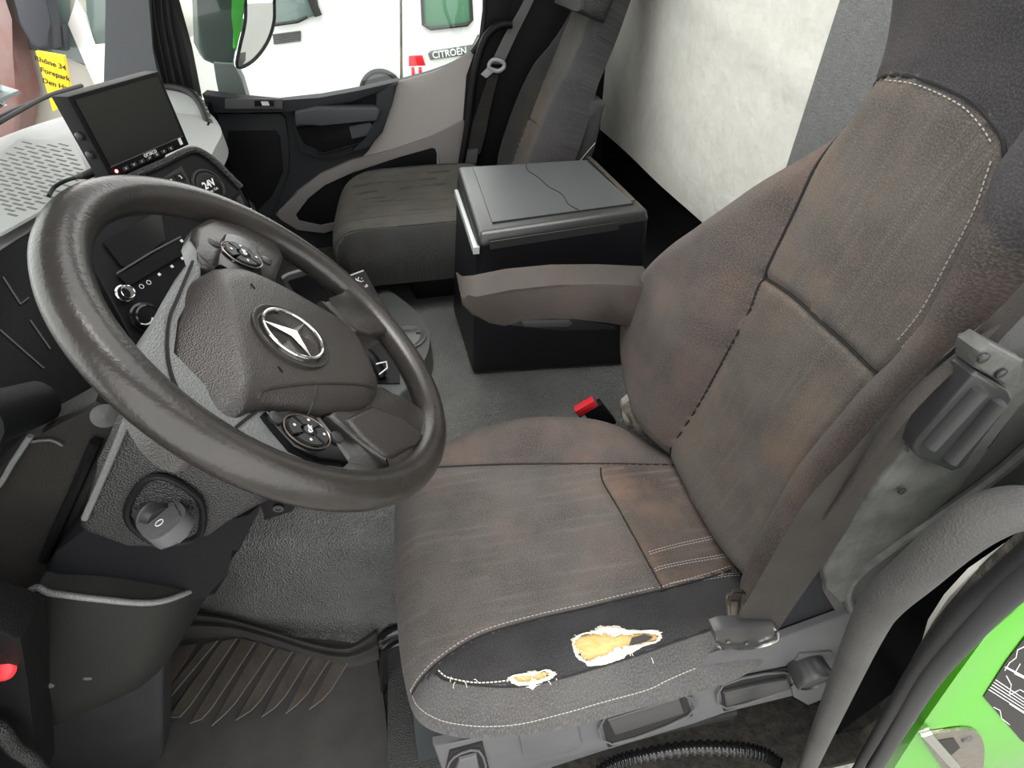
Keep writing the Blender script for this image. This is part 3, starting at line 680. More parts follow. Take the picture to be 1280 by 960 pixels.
# lower shroud under the cover
lo = [W(px, py, 'y', ysc+.03) for px, py in [(96, 655), (205, 680), (330, 628), (300, 690), (275, 716), (270, 745), (190, 770), (60, 760), (40, 738), (70, 690)]]
link('lower_shroud', prism(B(), lo, (0, .20, 0), bev=.01), door_black, root=cl)
lo = [W(px, py, 'y', ysc+.06) for px, py in [(322, 618), (385, 612), (366, 640), (330, 652)]]
link('mounting_bracket', prism(B(), lo, (0, .1, 0), bev=.004), black, root=cl)
c = W(348, 635, 'y', ysc+.058); bm = B(); lathe(bm, c, (0, -1, 0), [(.007, 0), (.007, .002), (.004, .002), (.0035, .0005), (0, .0005)], 16); link('screw', bm, handle_dark, root=cl)
link('column_tube', tube(B(), [wp(0, 0, -.03), wp(0, 0, -.34)], .06, 20), black, root=cl)
# ignition recess + key
rec = [W(px, py, 'y', ysc-.004) for px, py in [(p[0], p[1]) for p in catmull([(205, 596, 0), (240, 615, 0), (253, 635, 0), (250, 668, 0), (228, 678, 0), (190, 676, 0), (163, 655, 0), (160, 632, 0), (180, 602, 0)], 4, True)]]
bm = B(); tube(bm, rec, .004, 8, closed=True); link('ignition_rim', bm, black, root=cl, parent=cov)
rec2 = [W(px, py, 'y', ysc-.002) for px, py in [(p[0], p[1]) for p in catmull([(205, 599, 0), (238, 617, 0), (250, 635, 0), (247, 665, 0), (228, 675, 0), (190, 673, 0), (166, 653, 0), (163, 633, 0), (181, 604, 0)], 4, True)]]
link('ignition_plate', prism(B(), rec2, (0, .004, 0)), soft_dark, root=cl, parent=cov)
kp = W(196, 643, 'y', ysc-.004); kd = unit(W(226, 670, 'y', ysc-.045)-kp)
key = thing('ignition_key', kp, 'grey ignition key head plugged into the steering column', 'key')
kx = unit((O0-kp)-kd*((O0-kp) @ kd)); kz = np.cross(kd, kx)
bm = B(); lathe(bm, kp-kd*.002, kd, [(.021, 0), (.021, .006), (.019, .008), (.016, .02), (0, .02)], 24); link('key_collar', bm, handle_dark, root=key)
bm = B(); out_ = catmull([(-.004, -.016, 0), (.018, -.022, 0), (.036, -.020, 0), (.046, -.010, 0), (.046, .010, 0), (.036, .020, 0), (.018, .022, 0), (-.004, .016, 0)], 4, True)
prism(bm, [kp+kd*(p[0]+.006)+kz*p[1]-kx*.010 for p in out_], kx*.020, bev=.005, seg=3); kb = link('key_head', bm, trim_grey, root=key)
bm = B(); prism(bm, [kp+kd*(.020)+kz*.018+kx*.0095, kp+kd*(.046)+kz*.013+kx*.0095, kp+kd*(.046)-kz*.013+kx*.0095, kp+kd*(.020)-kz*.018+kx*.0095], kx*.0018, bev=.0006); link('key_button', bm, trim_grey, root=key, parent=kb)
bm = B(); ring_(bm, kp+kd*.032+kz*.004+kx*.0115, kx, .004, .0006, 16, 6); link('key_symbol', bm, white_p, root=key, parent=kb)
# round dash button behind the cover
k2 = W(131, 519, 'y', .47)
o = tag(link('round_knob', lathe(B(), k2, (.5, -.7, .4), [(.013, 0), (.013, .006), (.011, .007), (0, .010)], 24), MATS['seat_shell']), 'round dull grey button on the dash just left of the column cover', 'button')

# ================================================================== SEAT BASE, SHELL, ARMREST
struct('wall_right', prism(B(), [W(*p, 'y', 2.21) for p in [(584, 240), (584, 100), (602, 62), (610, 0), (620, -140)]]+[V3((.93, 2.21, 2.0)), V3((.93, 2.21, -.1)), V3((.15, 2.21, -.1))], (0, .05, 0)), black, smooth=False)
yb = .250
pb = lambda pts, y=yb: [W(px, py, 'y', y) for px, py in pts]
link('plinth', box(B(), (.15, .54, .02), (.40, .25, .02), bev=.006), soft_dark, root=seat)
link('pedestal', box(B(), (.16, .52, .20), (.27, .17, .20), bev=.02), door_dark, root=seat)
bm = B(); prism(bm, pb([(514, 872), (522, 900), (545, 912), (600, 905), (640, 900), (660, 990), (530, 990), (520, 930)], .33), (0, .22, 0), bev=.02, seg=3)
link('front_skirt', bm, mat('skirt', (.035, .040, .044), .5, bump=.2, bscale=700), root=seat)
trimp = [(541, 932), (580, 926), (640, 913), (655, 905), (722, 888), (800, 862), (866, 836), (900, 824), (960, 805), (1062, 768), (1085, 772), (1060, 830), (1000, 868), (905, 890), (870, 904), (755, 938), (690, 958), (640, 985), (560, 985)]
bt = link('side_trim', prism(B(), pb(trimp), (0, .012, 0), bev=.004, seg=3), trim_grey, root=seat)
link('rear_bracket_cover', prism(B(), pb([(912, 818), (1035, 700), (1060, 745), (1085, 770), (1062, 772), (960, 803)], yb+.014), (0, .012, 0), bev=.002), mat('bracket_cover', (.014, .015, .019), .6), root=seat)
def recess(outer, inner, bar, name, m=handle_dark):
    a = link(name, prism(B(), pb(outer, yb-.0035), (0, .01, 0), bev=.002), black, root=seat, parent=bt)
    link('handle_frame', tube(B(), catmull(pb(inner, yb-.005), 3, True), .0022, 6, closed=True), trim_grey, root=seat, parent=a)
    link('handle_bar', prism(B(), pb(bar, yb-.010), (0, .01, 0), bev=.004, seg=3), m, root=seat, parent=a)
recess([(750, 893), (855, 862), (866, 895), (760, 935)], [(756, 897), (851, 868), (861, 894), (765, 930)], [(760, 902), (850, 874), (856, 892), (768, 920)], 'adjuster_recess')
recess([(900, 852), (985, 835), (1000, 858), (905, 890)], [(904, 856), (980, 840), (990, 858), (908, 885)], [(905, 868), (985, 850), (990, 862), (908, 884)], 'adjuster_recess')
recess([(562, 940), (603, 929), (612, 965), (556, 968)], [(568, 946), (598, 938), (605, 965), (562, 965)], [(574, 952), (596, 946), (600, 965), (568, 968)], 'adjuster_recess', trim_grey)
link('blank_plate', prism(B(), pb([(649, 908), (712, 892), (720, 898), (727, 930), (722, 938), (660, 953), (655, 948), (647, 914)], yb-.004), (0, .008, 0), bev=.0025), trim_grey, root=seat, parent=bt)
bm = B(); c = W(1018, 850, 'y', yb-.03); lathe(bm, c, (0, -1, 0), [(.030, -.03), (.032, 0), (.029, .006), (.026, .006), (.025, .003), (0, .003)], 32)
link('tilt_knob', bm, handle_dark, root=seat)
bm = B(); prism(bm, pb([(985, 840), (1000, 818), (1040, 815), (1052, 835), (1040, 870), (1010, 882), (992, 872)], yb-.004), (0, .02, 0), bev=.004); link('knob_housing', bm, trim_grey, root=seat)
# black rods at the front of the base
bm = B(); tube(bm, [W(*p, 'y', .50) for p in [(515, 800), (492, 806), (481, 818), (479, 840), (481, 890), (487, 905), (500, 912), (515, 911)]], .008, 10, smooth=5)
link('slide_bar', bm, black_gloss, root=seat)
bm = B(); tube(bm, [W(*p, 'y', .48) for p in [(478, 798), (488, 790), (515, 782)]], .013, 10, smooth=4); link('slide_lever', bm, black_gloss, root=seat)
# hard shell at the side of the backrest
ys = .258
ps = lambda pts, y=ys: [W(px, py, 'y', y) for px, py in pts]
sh = link('side_shell', prism(B(), ps([(1275, 425), (1330, 400), (1330, 560), (1280, 620), (1200, 660), (1140, 705), (1085, 775), (1062, 778), (1045, 765), (1030, 740), (1024, 715), (1060, 655), (1140, 560), (1215, 470)]), (0, .03, 0), bev=.02, seg=3), mat('shell_dark', (.07, .07, .07), .5, bump=.4, bscale=500), root=seat)
mp = link('recliner_plate', prism(B(), ps([(1223, 436), (1243, 431), (1275, 446), (1300, 462), (1300, 490), (1262, 515), (1240, 560), (1200, 615), (1150, 655), (1100, 690), (1068, 715), (1062, 750), (1050, 755), (1034, 735), (1030, 712), (1060, 655), (1130, 565), (1142, 556), (1215, 468)], ys-.008), (0, .02, 0), bev=.006, seg=3), metal_shell, root=seat)
link('shell_ridge', tube(B(), ps([(1300, 545), (1250, 590), (1180, 640), (1120, 680), (1075, 715), (1060, 740), (1065, 765)], ys-.006), .006, 8, smooth=5), MATS['seat_shell'], root=seat, parent=sh)
lev = link('recline_lever', prism(B(), ps([(1216, 470), (1224, 466), (1262, 488), (1268, 498), (1262, 510), (1205, 585), (1190, 590), (1150, 574), (1142, 562), (1150, 550)], ys-.022), (0, .02, 0), bev=.006, seg=3), handle_dark, root=seat)
for a, b_ in (((1222, 487), (1160, 556)), ((1247, 500), (1186, 574))):
    link('lever_groove', tube(B(), [W(*a, 'y', ys-.024), W(*b_, 'y', ys-.024)], .0085, 12, flat=(1, .5)), mat('groove', (.05, .05, .052), .35), root=seat, parent=lev)
link('lever_cap', prism(B(), ps([(1224, 440), (1240, 430), (1282, 452), (1276, 488), (1258, 480), (1220, 462)], ys-.020), (0, .02, 0), bev=.005, seg=3), metal_shell, root=seat, parent=mp)
for p in ((1228, 447), (1250, 466), (1127, 613)):
    link('rivet', lathe(B(), W(*p, 'y', ys-.012 if p[0] < 1200 else ys-.021), (0, -1, 0), [(.0045, 0), (.0045, .002), (.002, .003), (0, .003)], 12), handle_dark, root=seat, parent=mp)
# armrest
ya = .87
pa = lambda pts, y=ya: [W(px, py, 'y', y) for px, py in pts]
arm_px = [(575, 366), (583, 372), (596, 371), (640, 362), (700, 356), (760, 355), (822, 357), (808, 413), (760, 404), (720, 399), (690, 398), (660, 400), (642, 406), (630, 409), (612, 404), (590, 394), (578, 382)]
ar = link('armrest', prism(B(), pa(arm_px), (0, .085, 0), bev=.013, seg=4), mat('armrest_skin', (.042, .039, .037), .42, bump=.35, bscale=500, btype='vor', col2=(.065, .052, .046), var=.5, vscale=8), root=seat, auto=85)
link('armrest_insert', prism(B(), pa([(638, 408), (652, 401), (690, 398), (730, 401), (768, 408), (770, 413), (700, 413)], ya-.002), (0, .08, 0), bev=.003), black, root=seat, parent=ar)
link('armrest_release', prism(B(), pa([(652, 402), (712, 401), (716, 405), (710, 409), (655, 409)], ya-.006), (0, .01, 0), bev=.002), handle_dark, root=seat, parent=ar)
# buckle, crumpled plastic
bk_c = W(732, 508, 'y', .875)
bx = unit(W(748, 497, 'y', .875)-W(717, 515, 'y', .875)); bdn = unit(np.cross(bx, (0, 1, 0))); bdn = bdn if bdn[2] < 0 else -bdn
bl = thing('belt_buckle', bk_c+bdn*.09, 'black seat belt buckle with red press button behind the driver cushion', 'buckle')
bb = link('buckle_body', box(B(), bk_c+bdn*.055+bx*.012, (.026, .012, .045), [bx, (0, 1, 0), bdn], bev=.004), black, root=bl)
o = link('press_button', box(B(), bk_c, (.027, .010, .0125), [bx, (0, 1, 0), bdn], bev=.003), red, root=bl, parent=bb)
link('button_rim', box(B(), bk_c+bdn*.006+V3((0, .004, 0)), (.029, .0115, .013), [bx, (0, 1, 0), bdn], bev=.003), trim_grey, root=bl, parent=bb)
text('press_mark', 'PRESS', .012, bk_c+V3((0, -.0104, 0)), bx, -bdn, red, bl, o, ext=.0003)
rows = []
for i, (a, b_) in enumerate([((794, 484), (802, 484)), ((785, 497), (806, 500)), ((778, 512), (808, 515)), ((780, 526), (812, 528)), ((788, 540), (816, 540))]):
    A, C = W(*a, 'y', .775), W(*b_, 'y', .775); rows.append([A+(C-A)*t+V3((0, random.uniform(-.012, .012), random.uniform(-.004, .004))) for t in np.linspace(0, 1, 7)])
tag(link('clear_sleeve', sgrid(B(), rows, 3, thick=(.002, .02, 0)), plastic_clear, smooth=False), 'crumpled clouded plastic sleeve hanging in the gap beside the backrest foot', 'sleeve')

# ------------------------------------------------ driver's belt
def ribbon(pairs, n=5, th=.0015, waves=0, across=4):
    rows = []
    for A, C in pairs: rows.append([V3(A)+(V3(C)-V3(A))*t for t in np.linspace(0, 1, across+1)])
    cols = [catmull(c, n) for c in zip(*rows)]; bm = B(); nrm = unit(np.cross(cols[0][1]-cols[0][0], cols[-1][0]-cols[0][0]))
    return grid(bm, list(zip(*cols)), thick=nrm*th)
belt = thing('driver_belt', W(935, 800, 'y', .235), 'dark grey belt webbing running down over the near edge of the backrest', 'seat belt')
pr = [((1330, 296), (1330, 340), .275, .262), ((1240, 394), (1250, 425), .27, .262), ((1190, 437), (1210, 470), .27, .258), ((1140, 480), (1173, 500), .268, .252), ((1100, 523), (1127, 558), .265, .248), ((1060, 569), (1082, 618), .262, .245), ((1003, 632), (1057, 665), .258, .24), ((950, 722), (1003, 742), .246, .235), ((911, 790), (972, 788), .236, .232)]
rows = [(W(*a, 'y', y1), W(*b_, 'y', y2)) for a, b_, y1, y2 in pr]
wb = link('webbing', ribbon(rows), belt_mat, root=belt)
fold = [W(*p, 'y', y) for p, y in [((1250, 405), .262), ((1200, 447), .256), ((1150, 492), .252), ((1105, 545), .250), ((1060, 610), .248), ((1030, 650), .246)]]
link('webbing_fold', tube(B(), fold, [.001, .005, .006, .006, .004, .001], 8, smooth=4, flat=(1, .5)), belt_mat, root=belt, parent=wb)
an = link('anchor_cover', prism(B(), [W(*p, 'y', .226) for p in [(893, 790), (905, 786), (968, 782), (973, 790), (970, 802), (940, 810), (905, 811), (896, 806)]], (0, .016, 0), bev=.003), handle_dark, root=belt)
link('anchor_edge', tube(B(), [W(*p, 'y', .223) for p in [(897, 806), (905, 811), (940, 810), (970, 801), (973, 792)]], .002, 6, smooth=3), chrome, root=belt, parent=an)
for p in ((910, 802), (933, 804)): link('anchor_screw', lathe(B(), W(*p, 'y', .225), (0, -1, 0), [(.003, 0), (.003, .0015), (0, .0015)], 10), steel, root=belt, parent=an)
tp_ = thing('latch_plate', W(920, 775, 'y', .27), 'rusty steel belt latch plate standing between cushion and belt', 'latch plate')
bm = B(); tube(bm, [W(*p, 'y', .265) for p in [(912, 772), (910, 748), (914, 740), (928, 740), (930, 748), (925, 772)]], .003, 8, smooth=2); link('plate_loop', bm, steel, root=tp_)
link('plate_tongue', prism(B(), [W(*p, 'y', .268) for p in [(911, 752), (929, 752), (926, 790), (913, 790)]], (0, .003, 0)), steel, root=tp_)

# ================================================================== COOL BOX BETWEEN THE SEATS
bx0 = thing('storage_box', (.32, 1.42, .38), 'black plastic storage box with grey hinged lid between the two seats', 'storage box')
A, Bp, C, D = (W(597, 304, 'z', .885), W(812, 272, 'z', .885), W(745, 206, 'z', .885), W(571, 216, 'z', .885))
a, b_, d = W(591, 468, 'z', .385), W(797, 455, 'z', .385), W(560, 367, 'z', .385); d = a+(d-a)*.78; c = b_+(d-a)
def hexa(bm, top, bot, bev=0, seg=3):
    vs = [bm.verts.new(p) for p in list(top)+list(bot)]
    fs = [bm.faces.new([vs[i] for i in q]) for q in ((0, 1, 2, 3), (7, 6, 5, 4), (0, 4, 5, 1), (1, 5, 6, 2), (2, 6, 7, 3), (3, 7, 4, 0))]
    if bev: bmesh.ops.bevel(bm, geom=list({e for fc in fs for e in fc.edges}), offset=bev, segments=seg, affect='EDGES', profile=.6)
    return bm
body = link('box_body', hexa(B(), (A, Bp, C, D), (a, b_, c, d), .018), box_mat, root=bx0)
up = V3((0, 0, 1)); ctr = (A+Bp+C+D)/4
ins = lambda p, k: p+(ctr-p)*k
lid = link('lid', hexa(B(), [ins(p, .03)+up*.02 for p in (A, Bp, C, D)], [ins(p, -.012)-up*.012 for p in (A, Bp, C, D)], .012), lid_mat, root=bx0)
L = lambda s_, t, h=.021: ((A*(1-s_)+Bp*s_)*(1-t)+(D*(1-s_)+C*s_)*t)+up*h
link('lid_panel', prism(B(), [L(.10, .10), L(.93, .10), L(.90, .93), L(.11, .93)], up*.003, bev=.0012), mat('lid_panel', (.045, .05, .05), .36, bump=.1, bscale=500), root=bx0, parent=lid)
bm = B(); tube(bm, [L(.48, .93, .0245), L(.46, .8, .0245), L(.50, .65, .0245), L(.52, .5, .0245), L(.57, .35, .0245), L(.565, .2, .0245), L(.60, .10, .0245)], .0012, 6, smooth=4); link('lid_wave', bm, black, root=bx0, parent=lid)
link('hinge_strip', prism(B(), [L(.925, .12, .024), L(.95, .12, .024), L(.945, .97, .024), L(.92, .97, .024)], up*.004, bev=.001), steel, root=bx0, parent=lid)
link('front_strip', prism(B(), [D+V3((-.012, -.02, -.040)), A+V3((-.010, 0, -.010)), A+V3((-.012, 0, -.026)), D+V3((-.014, -.02, -.056))], (.014, 0, 0), bev=.001), strip_mat, root=bx0, parent=body)
link('pull_rail', prism(B(), [L(.06, -.025, .006), L(.80, -.025, .006), L(.80, -.025, -.012), L(.06, -.025, -.012)], (0, -.004, 0), bev=.001), lid_mat, root=bx0, parent=lid)

# ================================================================== PASSENGER SEAT
ps_ = thing('passenger_seat', (0, 1.75, .38), 'passenger seat in dark cloth against the far door', 'seat')
pc_out = [(-.28, 1.53), (-.32, 1.60), (-.34, 1.75), (-.33, 1.88), (-.285, 1.98), (-.17, 2.05), (0, 2.06), (.15, 2.03), (.25, 1.95), (.28, 1.75), (.25, 1.56), (.15, 1.515), (0, 1.505), (-.15, 1.508), (-.25, 1.513)]
pc_out = [(x*1.05, y*1.05) for x, y in pc_out]
pS1 = [(-.33, 1.60), (-.25, 1.585), (-.1, 1.575), (.05, 1.575), (.2, 1.58)]; pS1 = [(x*1.05, y*1.05) for x, y in pS1]
pcu = Pillow(((0, 0, 0), (1, 0, 0), (0, 1, 0), (0, 0, 1)), pc_out, lambda x, y: .678+.055*np.exp(-((y-2.06)/.10)**2)+.008*np.exp(-((y-1.68)/.05)**2)-.01*np.clip((-x-.2)/.1, 0, 1), .075, .17, seams=[pS1], groove=.004, sm=6)
o = pcu.build('seat_cushion', [F_pass, F_pside], lambda c_: (c_[:, 1] < 1.655).astype(int)+((c_[:, 1] > 2.06)).astype(int), root=ps_, nt=34, centre=(-.03, 1.85))
bm = B(); pcu.seam(bm, pS1, .0014, .001); link('seam', bm, rubber, root=ps_, parent=o)
link('seat_base', box(B(), (.10, 1.88, .47), (.20, .20, .10), bev=.03), black, root=ps_)
th2 = math.radians(22.5); pV = V3((math.sin(th2), 0, math.cos(th2))); pN = V3((-math.cos(th2), 0, math.sin(th2))); pO = V3((.30, 0, .655))
pb_out = [(1.75, -.03), (1.90, -.02), (1.99, .04), (2.02, .15), (2.01, .3), (1.97, .42), (1.92, .5), (1.89, .6), (1.88, .75), (1.83, .86), (1.75, .88), (1.66, .86), (1.61, .75), (1.60, .60), (1.575, .5), (1.52, .42), (1.475, .3), (1.465, .15), (1.50, .03), (1.60, -.02)]
pb_out = [(x*.93+.225, y*1.0) for x, y in pb_out]
pL = [(1.60, 0), (1.595, .15), (1.595, .3), (1.61, .42), (1.63, .52), (1.64, .6), (1.66, .75)]; pR = [(1.90, 0), (1.90, .2), (1.885, .35), (1.86, .5), (1.85, .65)]; pM = [(1.595, .26), (1.75, .27), (1.90, .26)]; pL, pR, pM = [[(x*.93+.225, y*1.0) for x, y in q] for q in (pL, pR, pM)]
def pbt(x, y):
    xl = np.interp(y, [p[1] for p in pL], [p[0] for p in pL]); xr = np.interp(y, [p[1] for p in pR], [p[0] for p in pR])
    l = np.clip((xl-x)/.08, 0, 1); r2 = np.clip((x-xr)/.08, 0, 1); return .055*np.sin(l*math.pi/2)+.05*np.sin(r2*math.pi/2)
pbk = Pillow((pO, (0, 1, 0), pV, pN), pb_out, pbt, .055, .13, seams=[pL, pR, pM], groove=.005, sm=6)
def preg(c_):
    x, y = c_[:, 0], c_[:, 1]; xl = np.interp(y, [p[1] for p in pL], [p[0] for p in pL]); xr = np.interp(y, [p[1] for p in pR], [p[0] for p in pR])
    return np.where((x > xl) & (x < xr), 0, np.where(x <= xl-.03, 2, 1))
o = pbk.build('backrest', [F_pmid, F_pside, F_black], preg, root=ps_, nt=34, centre=(1.85, .4))
bm = B()
for q in (pL, pR, pM): pbk.seam(bm, q, .0014, .001)
link('seam', bm, rubber, root=ps_, parent=o)
bm = B(); prism(bm, [pO+pV*v_+pN*n_+V3((0, 1.625, 0)) for v_, n_ in ((-.02, -.05), (.15, -.04), (.36, -.05), (.42, -.06), (.43, -.11), (.3, -.14), (-.02, -.15))], (0, .42, 0), bev=.03, seg=3)
o2 = link('back_shell', bm, F_black, root=ps_)
bm = B(); tube(bm, [pO+pV*v_+pN*n_+V3((0, 1.622, 0)) for v_, n_ in ((-.02, -.055), (.1, -.06), (.2, -.085), (.28, -.11), (.32, -.125))], .0014, 6, smooth=4); link('piping', bm, MATS['thread'], root=ps_, parent=o2)
link('headrest', prism(B(), [pO+pV*v_+pN*n_+V3((0, 1.70, 0)) for v_, n_ in ((.60, .05), (.74, .07), (.92, .06), (.92, -.02), (.8, -.04), (.60, -.04))], (0, .28, 0), bev=.03, seg=3), soft_dark, root=ps_)
# passenger belt
yp = 2.14
pbelt = thing('passenger_belt', W(585, 200, 'y', yp), 'light grey belt webbing with metal tongue hanging beside the far door post', 'seat belt')
rows = [(W(a, y_, 'y', yp), W(c_, y_, 'y', yp+.01)) for a, c_, y_ in ((680, 691, -60), (655, 667, 0), (630, 645, 45), (613, 629, 80))]
link('webbing', ribbon(rows), belt_grey, root=pbelt)
rows = [(W(a, y_, 'y', yp), W(c_, y_, 'y', yp+.01)) for a, c_, y_ in ((614, 626, 84), (607, 620, 105), (597, 613, 135), (585, 606, 170), (578, 600, 192))]
link('lower_webbing', ribbon(rows), MATS['belt_webbing'], root=pbelt)
bm = B(); tube(bm, [W(*p, 'y', yp-.012) for p in [(611, 84), (616, 75), (628, 77), (630, 84), (622, 89)]], .007, 8, closed=True, smooth=3); o = link('tongue', bm, strip_mat, root=pbelt)
link('tongue_tip', prism(B(), [W(*p, 'y', yp-.012) for p in [(612, 82), (620, 88), (608, 98), (601, 93)]], (0, .006, 0), bev=.002), strip_mat, root=pbelt, parent=o)
link('belt_outlet', prism(B(), [W(*p, 'y', yp-.01) for p in [(577, 188), (598, 187), (596, 205), (578, 208)]], (0, .06, 0), bev=.006), trim_grey, root=pbelt)
# pillar grab handle at the far door post
o = tag(link('pillar_loop', tube(B(), [W(*p, 'y', 2.13) for p in [(575, 215), (586, 150), (594, 90), (606, 50), (622, 33), (640, 30)]], .014, 10, smooth=6), black), 'black curved moulding on the far door post behind the passenger belt', 'handle')

# ================================================================== DASHBOARD
DT = 1.08
dash = thing('dashboard', (-.9, 1.1, .9), 'dark wraparound dashboard with sky reflection painted as a pale top', 'dashboard')
edge = [(-.60, .05, DT), (-.61, .4, DT)]+[W(*p, 'z', DT) for p in [(0, 301), (50, 273), (100, 249), (140, 230), (190, 208), (237, 187)]]+[(-.47, 1.30, 1.05), (-.50, 1.45, 1.03), (-.56, 1.72, 1.0), (-.66, 1.98, .99), (-.78, 2.17, .98)]
edge = catmull(edge, 4)
rows = []
for k, t in enumerate(np.linspace(0, 1, 14)):
    rw = []
    for e in edge:
        xe = -1.34; bulge = .03*math.exp(-((e[1]-1.62)/.28)**2)*math.sin(min(t*1.6, 1)*math.pi)
        rw.append((e[0]+(xe-e[0])*t, e[1], e[2]-.012*(1-min(t*14, 1))**2+.010*math.sin(t*math.pi)-.05*t*t+bulge))
    rows.append(rw)
top = link('dash_top', grid(B(), rows, thick=(0, 0, -.05)), dash_top_mat, root=dash)
# end pod with a perforated rim on the passenger side
rimp = [W(*p, 'y', yy) for p, yy in [((203, 109), 2.1), ((222, 110), 2.05), ((240, 117), 1.98), ((252, 132), 1.9), ((260, 152), 1.82), ((266, 172), 1.76), ((271, 190), 1.72)]]
link('passenger_fascia', prism(B(), [(-.70, 1.12, .98), (-.74, 1.12, .5), (-.98, 1.12, .4), (-.98, 1.12, .98)], (0, 1.06, 0), bev=.02), dash_dark, root=dash)
link('pod_rim', tube(B(), rimp, .012, 10, smooth=4), black, root=dash)
inner_ = [W(*p, 'y', yy+.02) for p, yy in [((190, 112), 2.12), ((203, 108), 2.1), ((222, 110), 2.05), ((240, 117), 1.98), ((252, 132), 1.9), ((258, 152), 1.82), ((262, 172), 1.76), ((266, 190), 1.72), ((240, 190), 1.72)]]
cp = [catmull(inner_, 3)]
link('end_pod', prism(B(), catmull(inner_, 3), (-.25, .0, -.03), bev=.01), dash_top_mat, root=dash)
for i, k in enumerate(np.linspace(.25, .95, 13)):
    P = catmull(rimp, 8); p = P[int(k*(len(P)-1))]
    link('vent_hole', box(B(), p+V3((.011, -.006, .004)), (.003, .004, .003), bev=.001), strip_mat, root=dash)
link('pod_gap', tube(B(), [W(*p, 'y', 1.75) for p in [(262, 152), (250, 175), (245, 188)]], .003, 6, smooth=3), black, root=dash)
# front faces
link('dash_body', prism(B(), [(-.62, .12, DT-.012), (-.62, .12, .80), (-.72, .12, .62), (-.98, .12, .5), (-.98, .12, DT-.02)], (0, 1.0, 0), bev=.01), dash_dark, root=dash)
cn = unit((.85, -.25, .35)); cc = V3((-.565, .80, 1.0))
fp = lambda pts, c=cc, n=cn, o_=0: [WP(px, py, c+n*o_, n) for px, py in pts]
cl_px = [(-60, 345), (0, 314), (55, 280), (98, 302), (170, 432), (195, 500), (130, 560), (0, 640), (-60, 640)]
cf = link('cluster_face', prism(B(), fp(cl_px), -cn*.05, bev=.004), dash_dark, root=dash)
for q in ([(4, 346), (26, 380)], [(26, 380), (36, 372)], [(38, 400), (63, 436)], [(0, 412), (55, 460)]):
    link('panel_edge', tube(B(), fp(q, o_=.002), .0012, 6), trim_grey, root=dash, parent=cf)
for c_, rr in (((92, 350), .020), ((108, 378), .026)):
    link('dial', lathe(B(), WP(*c_, cc, cn), cn, [(rr, 0), (rr, .006), (rr*.8, .008), (rr*.75, .004), (0, .004)], 24), black_gloss, root=dash, parent=cf)
# centre console turned towards the driver
kn = unit((.8, -.45, .4)); kc = V3((-.42, .95, 1.05)); kU = unit(np.cross((0, 0, 1), kn)); kV = np.cross(kn, kU)
if kU[1] < 0: kU = -kU
kp_ = lambda pts, o_=0: [WP(px, py, kc+kn*o_, kn) for px, py in pts]
con_px = [(98, 302), (112, 247), (150, 229), (205, 203), (236, 188), (252, 190), (270, 203), (300, 233), (310, 255), (322, 278), (332, 296), (350, 350), (385, 400), (300, 470), (190, 490), (170, 432)]
cons = link('centre_console', prism(B(), kp_(con_px), -kn*.13+V3((0, .02, -.02)), bev=.006), dash_dark, root=dash)
link('rim_highlight', tube(B(), kp_([(140, 232), (175, 216), (205, 203), (236, 188), (252, 190), (270, 203), (285, 218), (301, 234)], .003), .006, 8, smooth=4), soft_dark, root=dash, parent=cons)  # highlight along the console's top edge, put in as a lighter tube
link('upper_panel', prism(B(), kp_([(165, 245), (205, 218), (240, 202), (250, 204), (268, 216), (296, 240), (282, 258), (266, 268), (200, 262)], .002), kn*.003, bev=.001), black, root=dash, parent=cons)
kk = link('keypad', prism(B(), kp_([(185, 234), (226, 208), (248, 254), (240, 262), (205, 250)], .006), kn*.003, bev=.001), black_gloss, root=dash, parent=cons)
for r_ in range(3):
    for c_ in range(3):
        px = 204+c_*10.5+r_*4.2; py = 231-c_*4.6+r_*10.2
        q = WP(px, py, kc+kn*.009, kn); kb_ = link('key', box(B(), q, (.0075, .0075, .002), [kU, kV, kn], bev=.001), black, root=dash, parent=cons)
        text('digit', str(r_*3+c_+1), .009, q+kn*.0022, kU*.9+kV*.3, kV, white_p, dash, cons, ext=.0002)
sc_ = WP(260, 234, kc+kn*.004, kn)
link('socket_ring', lathe(B(), sc_, kn, [(.031, 0), (.031, .004), (.027, .007), (.025, .004), (.0, .004)], 32), soft_dark, root=dash, parent=cons)
link('socket_lid', lathe(B(), sc_-kU*.003, kn, [(.024, .004), (.024, .009), (.021, .011), (0, .011)], 32), black, root=dash, parent=cons)
text('socket_mark', '24V', .0165, sc_+kn*.0115+kV*.003-kU*.003, kU, kV, white_p, dash, cons, ext=.0002, bold=.0004)
text('socket_mark', 'max 15A', .006, sc_+kn*.0115-kV*.008-kU*.003, kU, kV, white_p, dash, cons, ext=.0002)
vt = link('air_vent', prism(B(), kp_([(276, 262), (292, 250), (300, 244), (318, 285), (300, 276)], .004), kn*.002, bev=.001), black_gloss, root=dash, parent=cons)
for k in range(4):
    link('vent_slat', tube(B(), kp_([(281+k*6.5, 262+k*3.5), (296+k*5, 250+k*8)], .008), .0022, 6), black, root=dash, parent=cons)
link('vent_frame', tube(B(), kp_([(298, 248), (304, 262), (316, 290)], .008), .005, 8), soft_dark, root=dash, parent=cons)
link('side_switch_strip', prism(B(), kp_([(308, 250), (314, 256), (331, 290), (322, 292)], .008), kn*.006, bev=.002), black, root=dash, parent=cons)
for p in ((313, 262), (317, 272), (324, 284)): link('strip_mark', box(B(), WP(*p, kc+kn*.0145, kn), (.0035, .002, .0006), [kU, kV, kn]), white_p, root=dash, parent=cons)
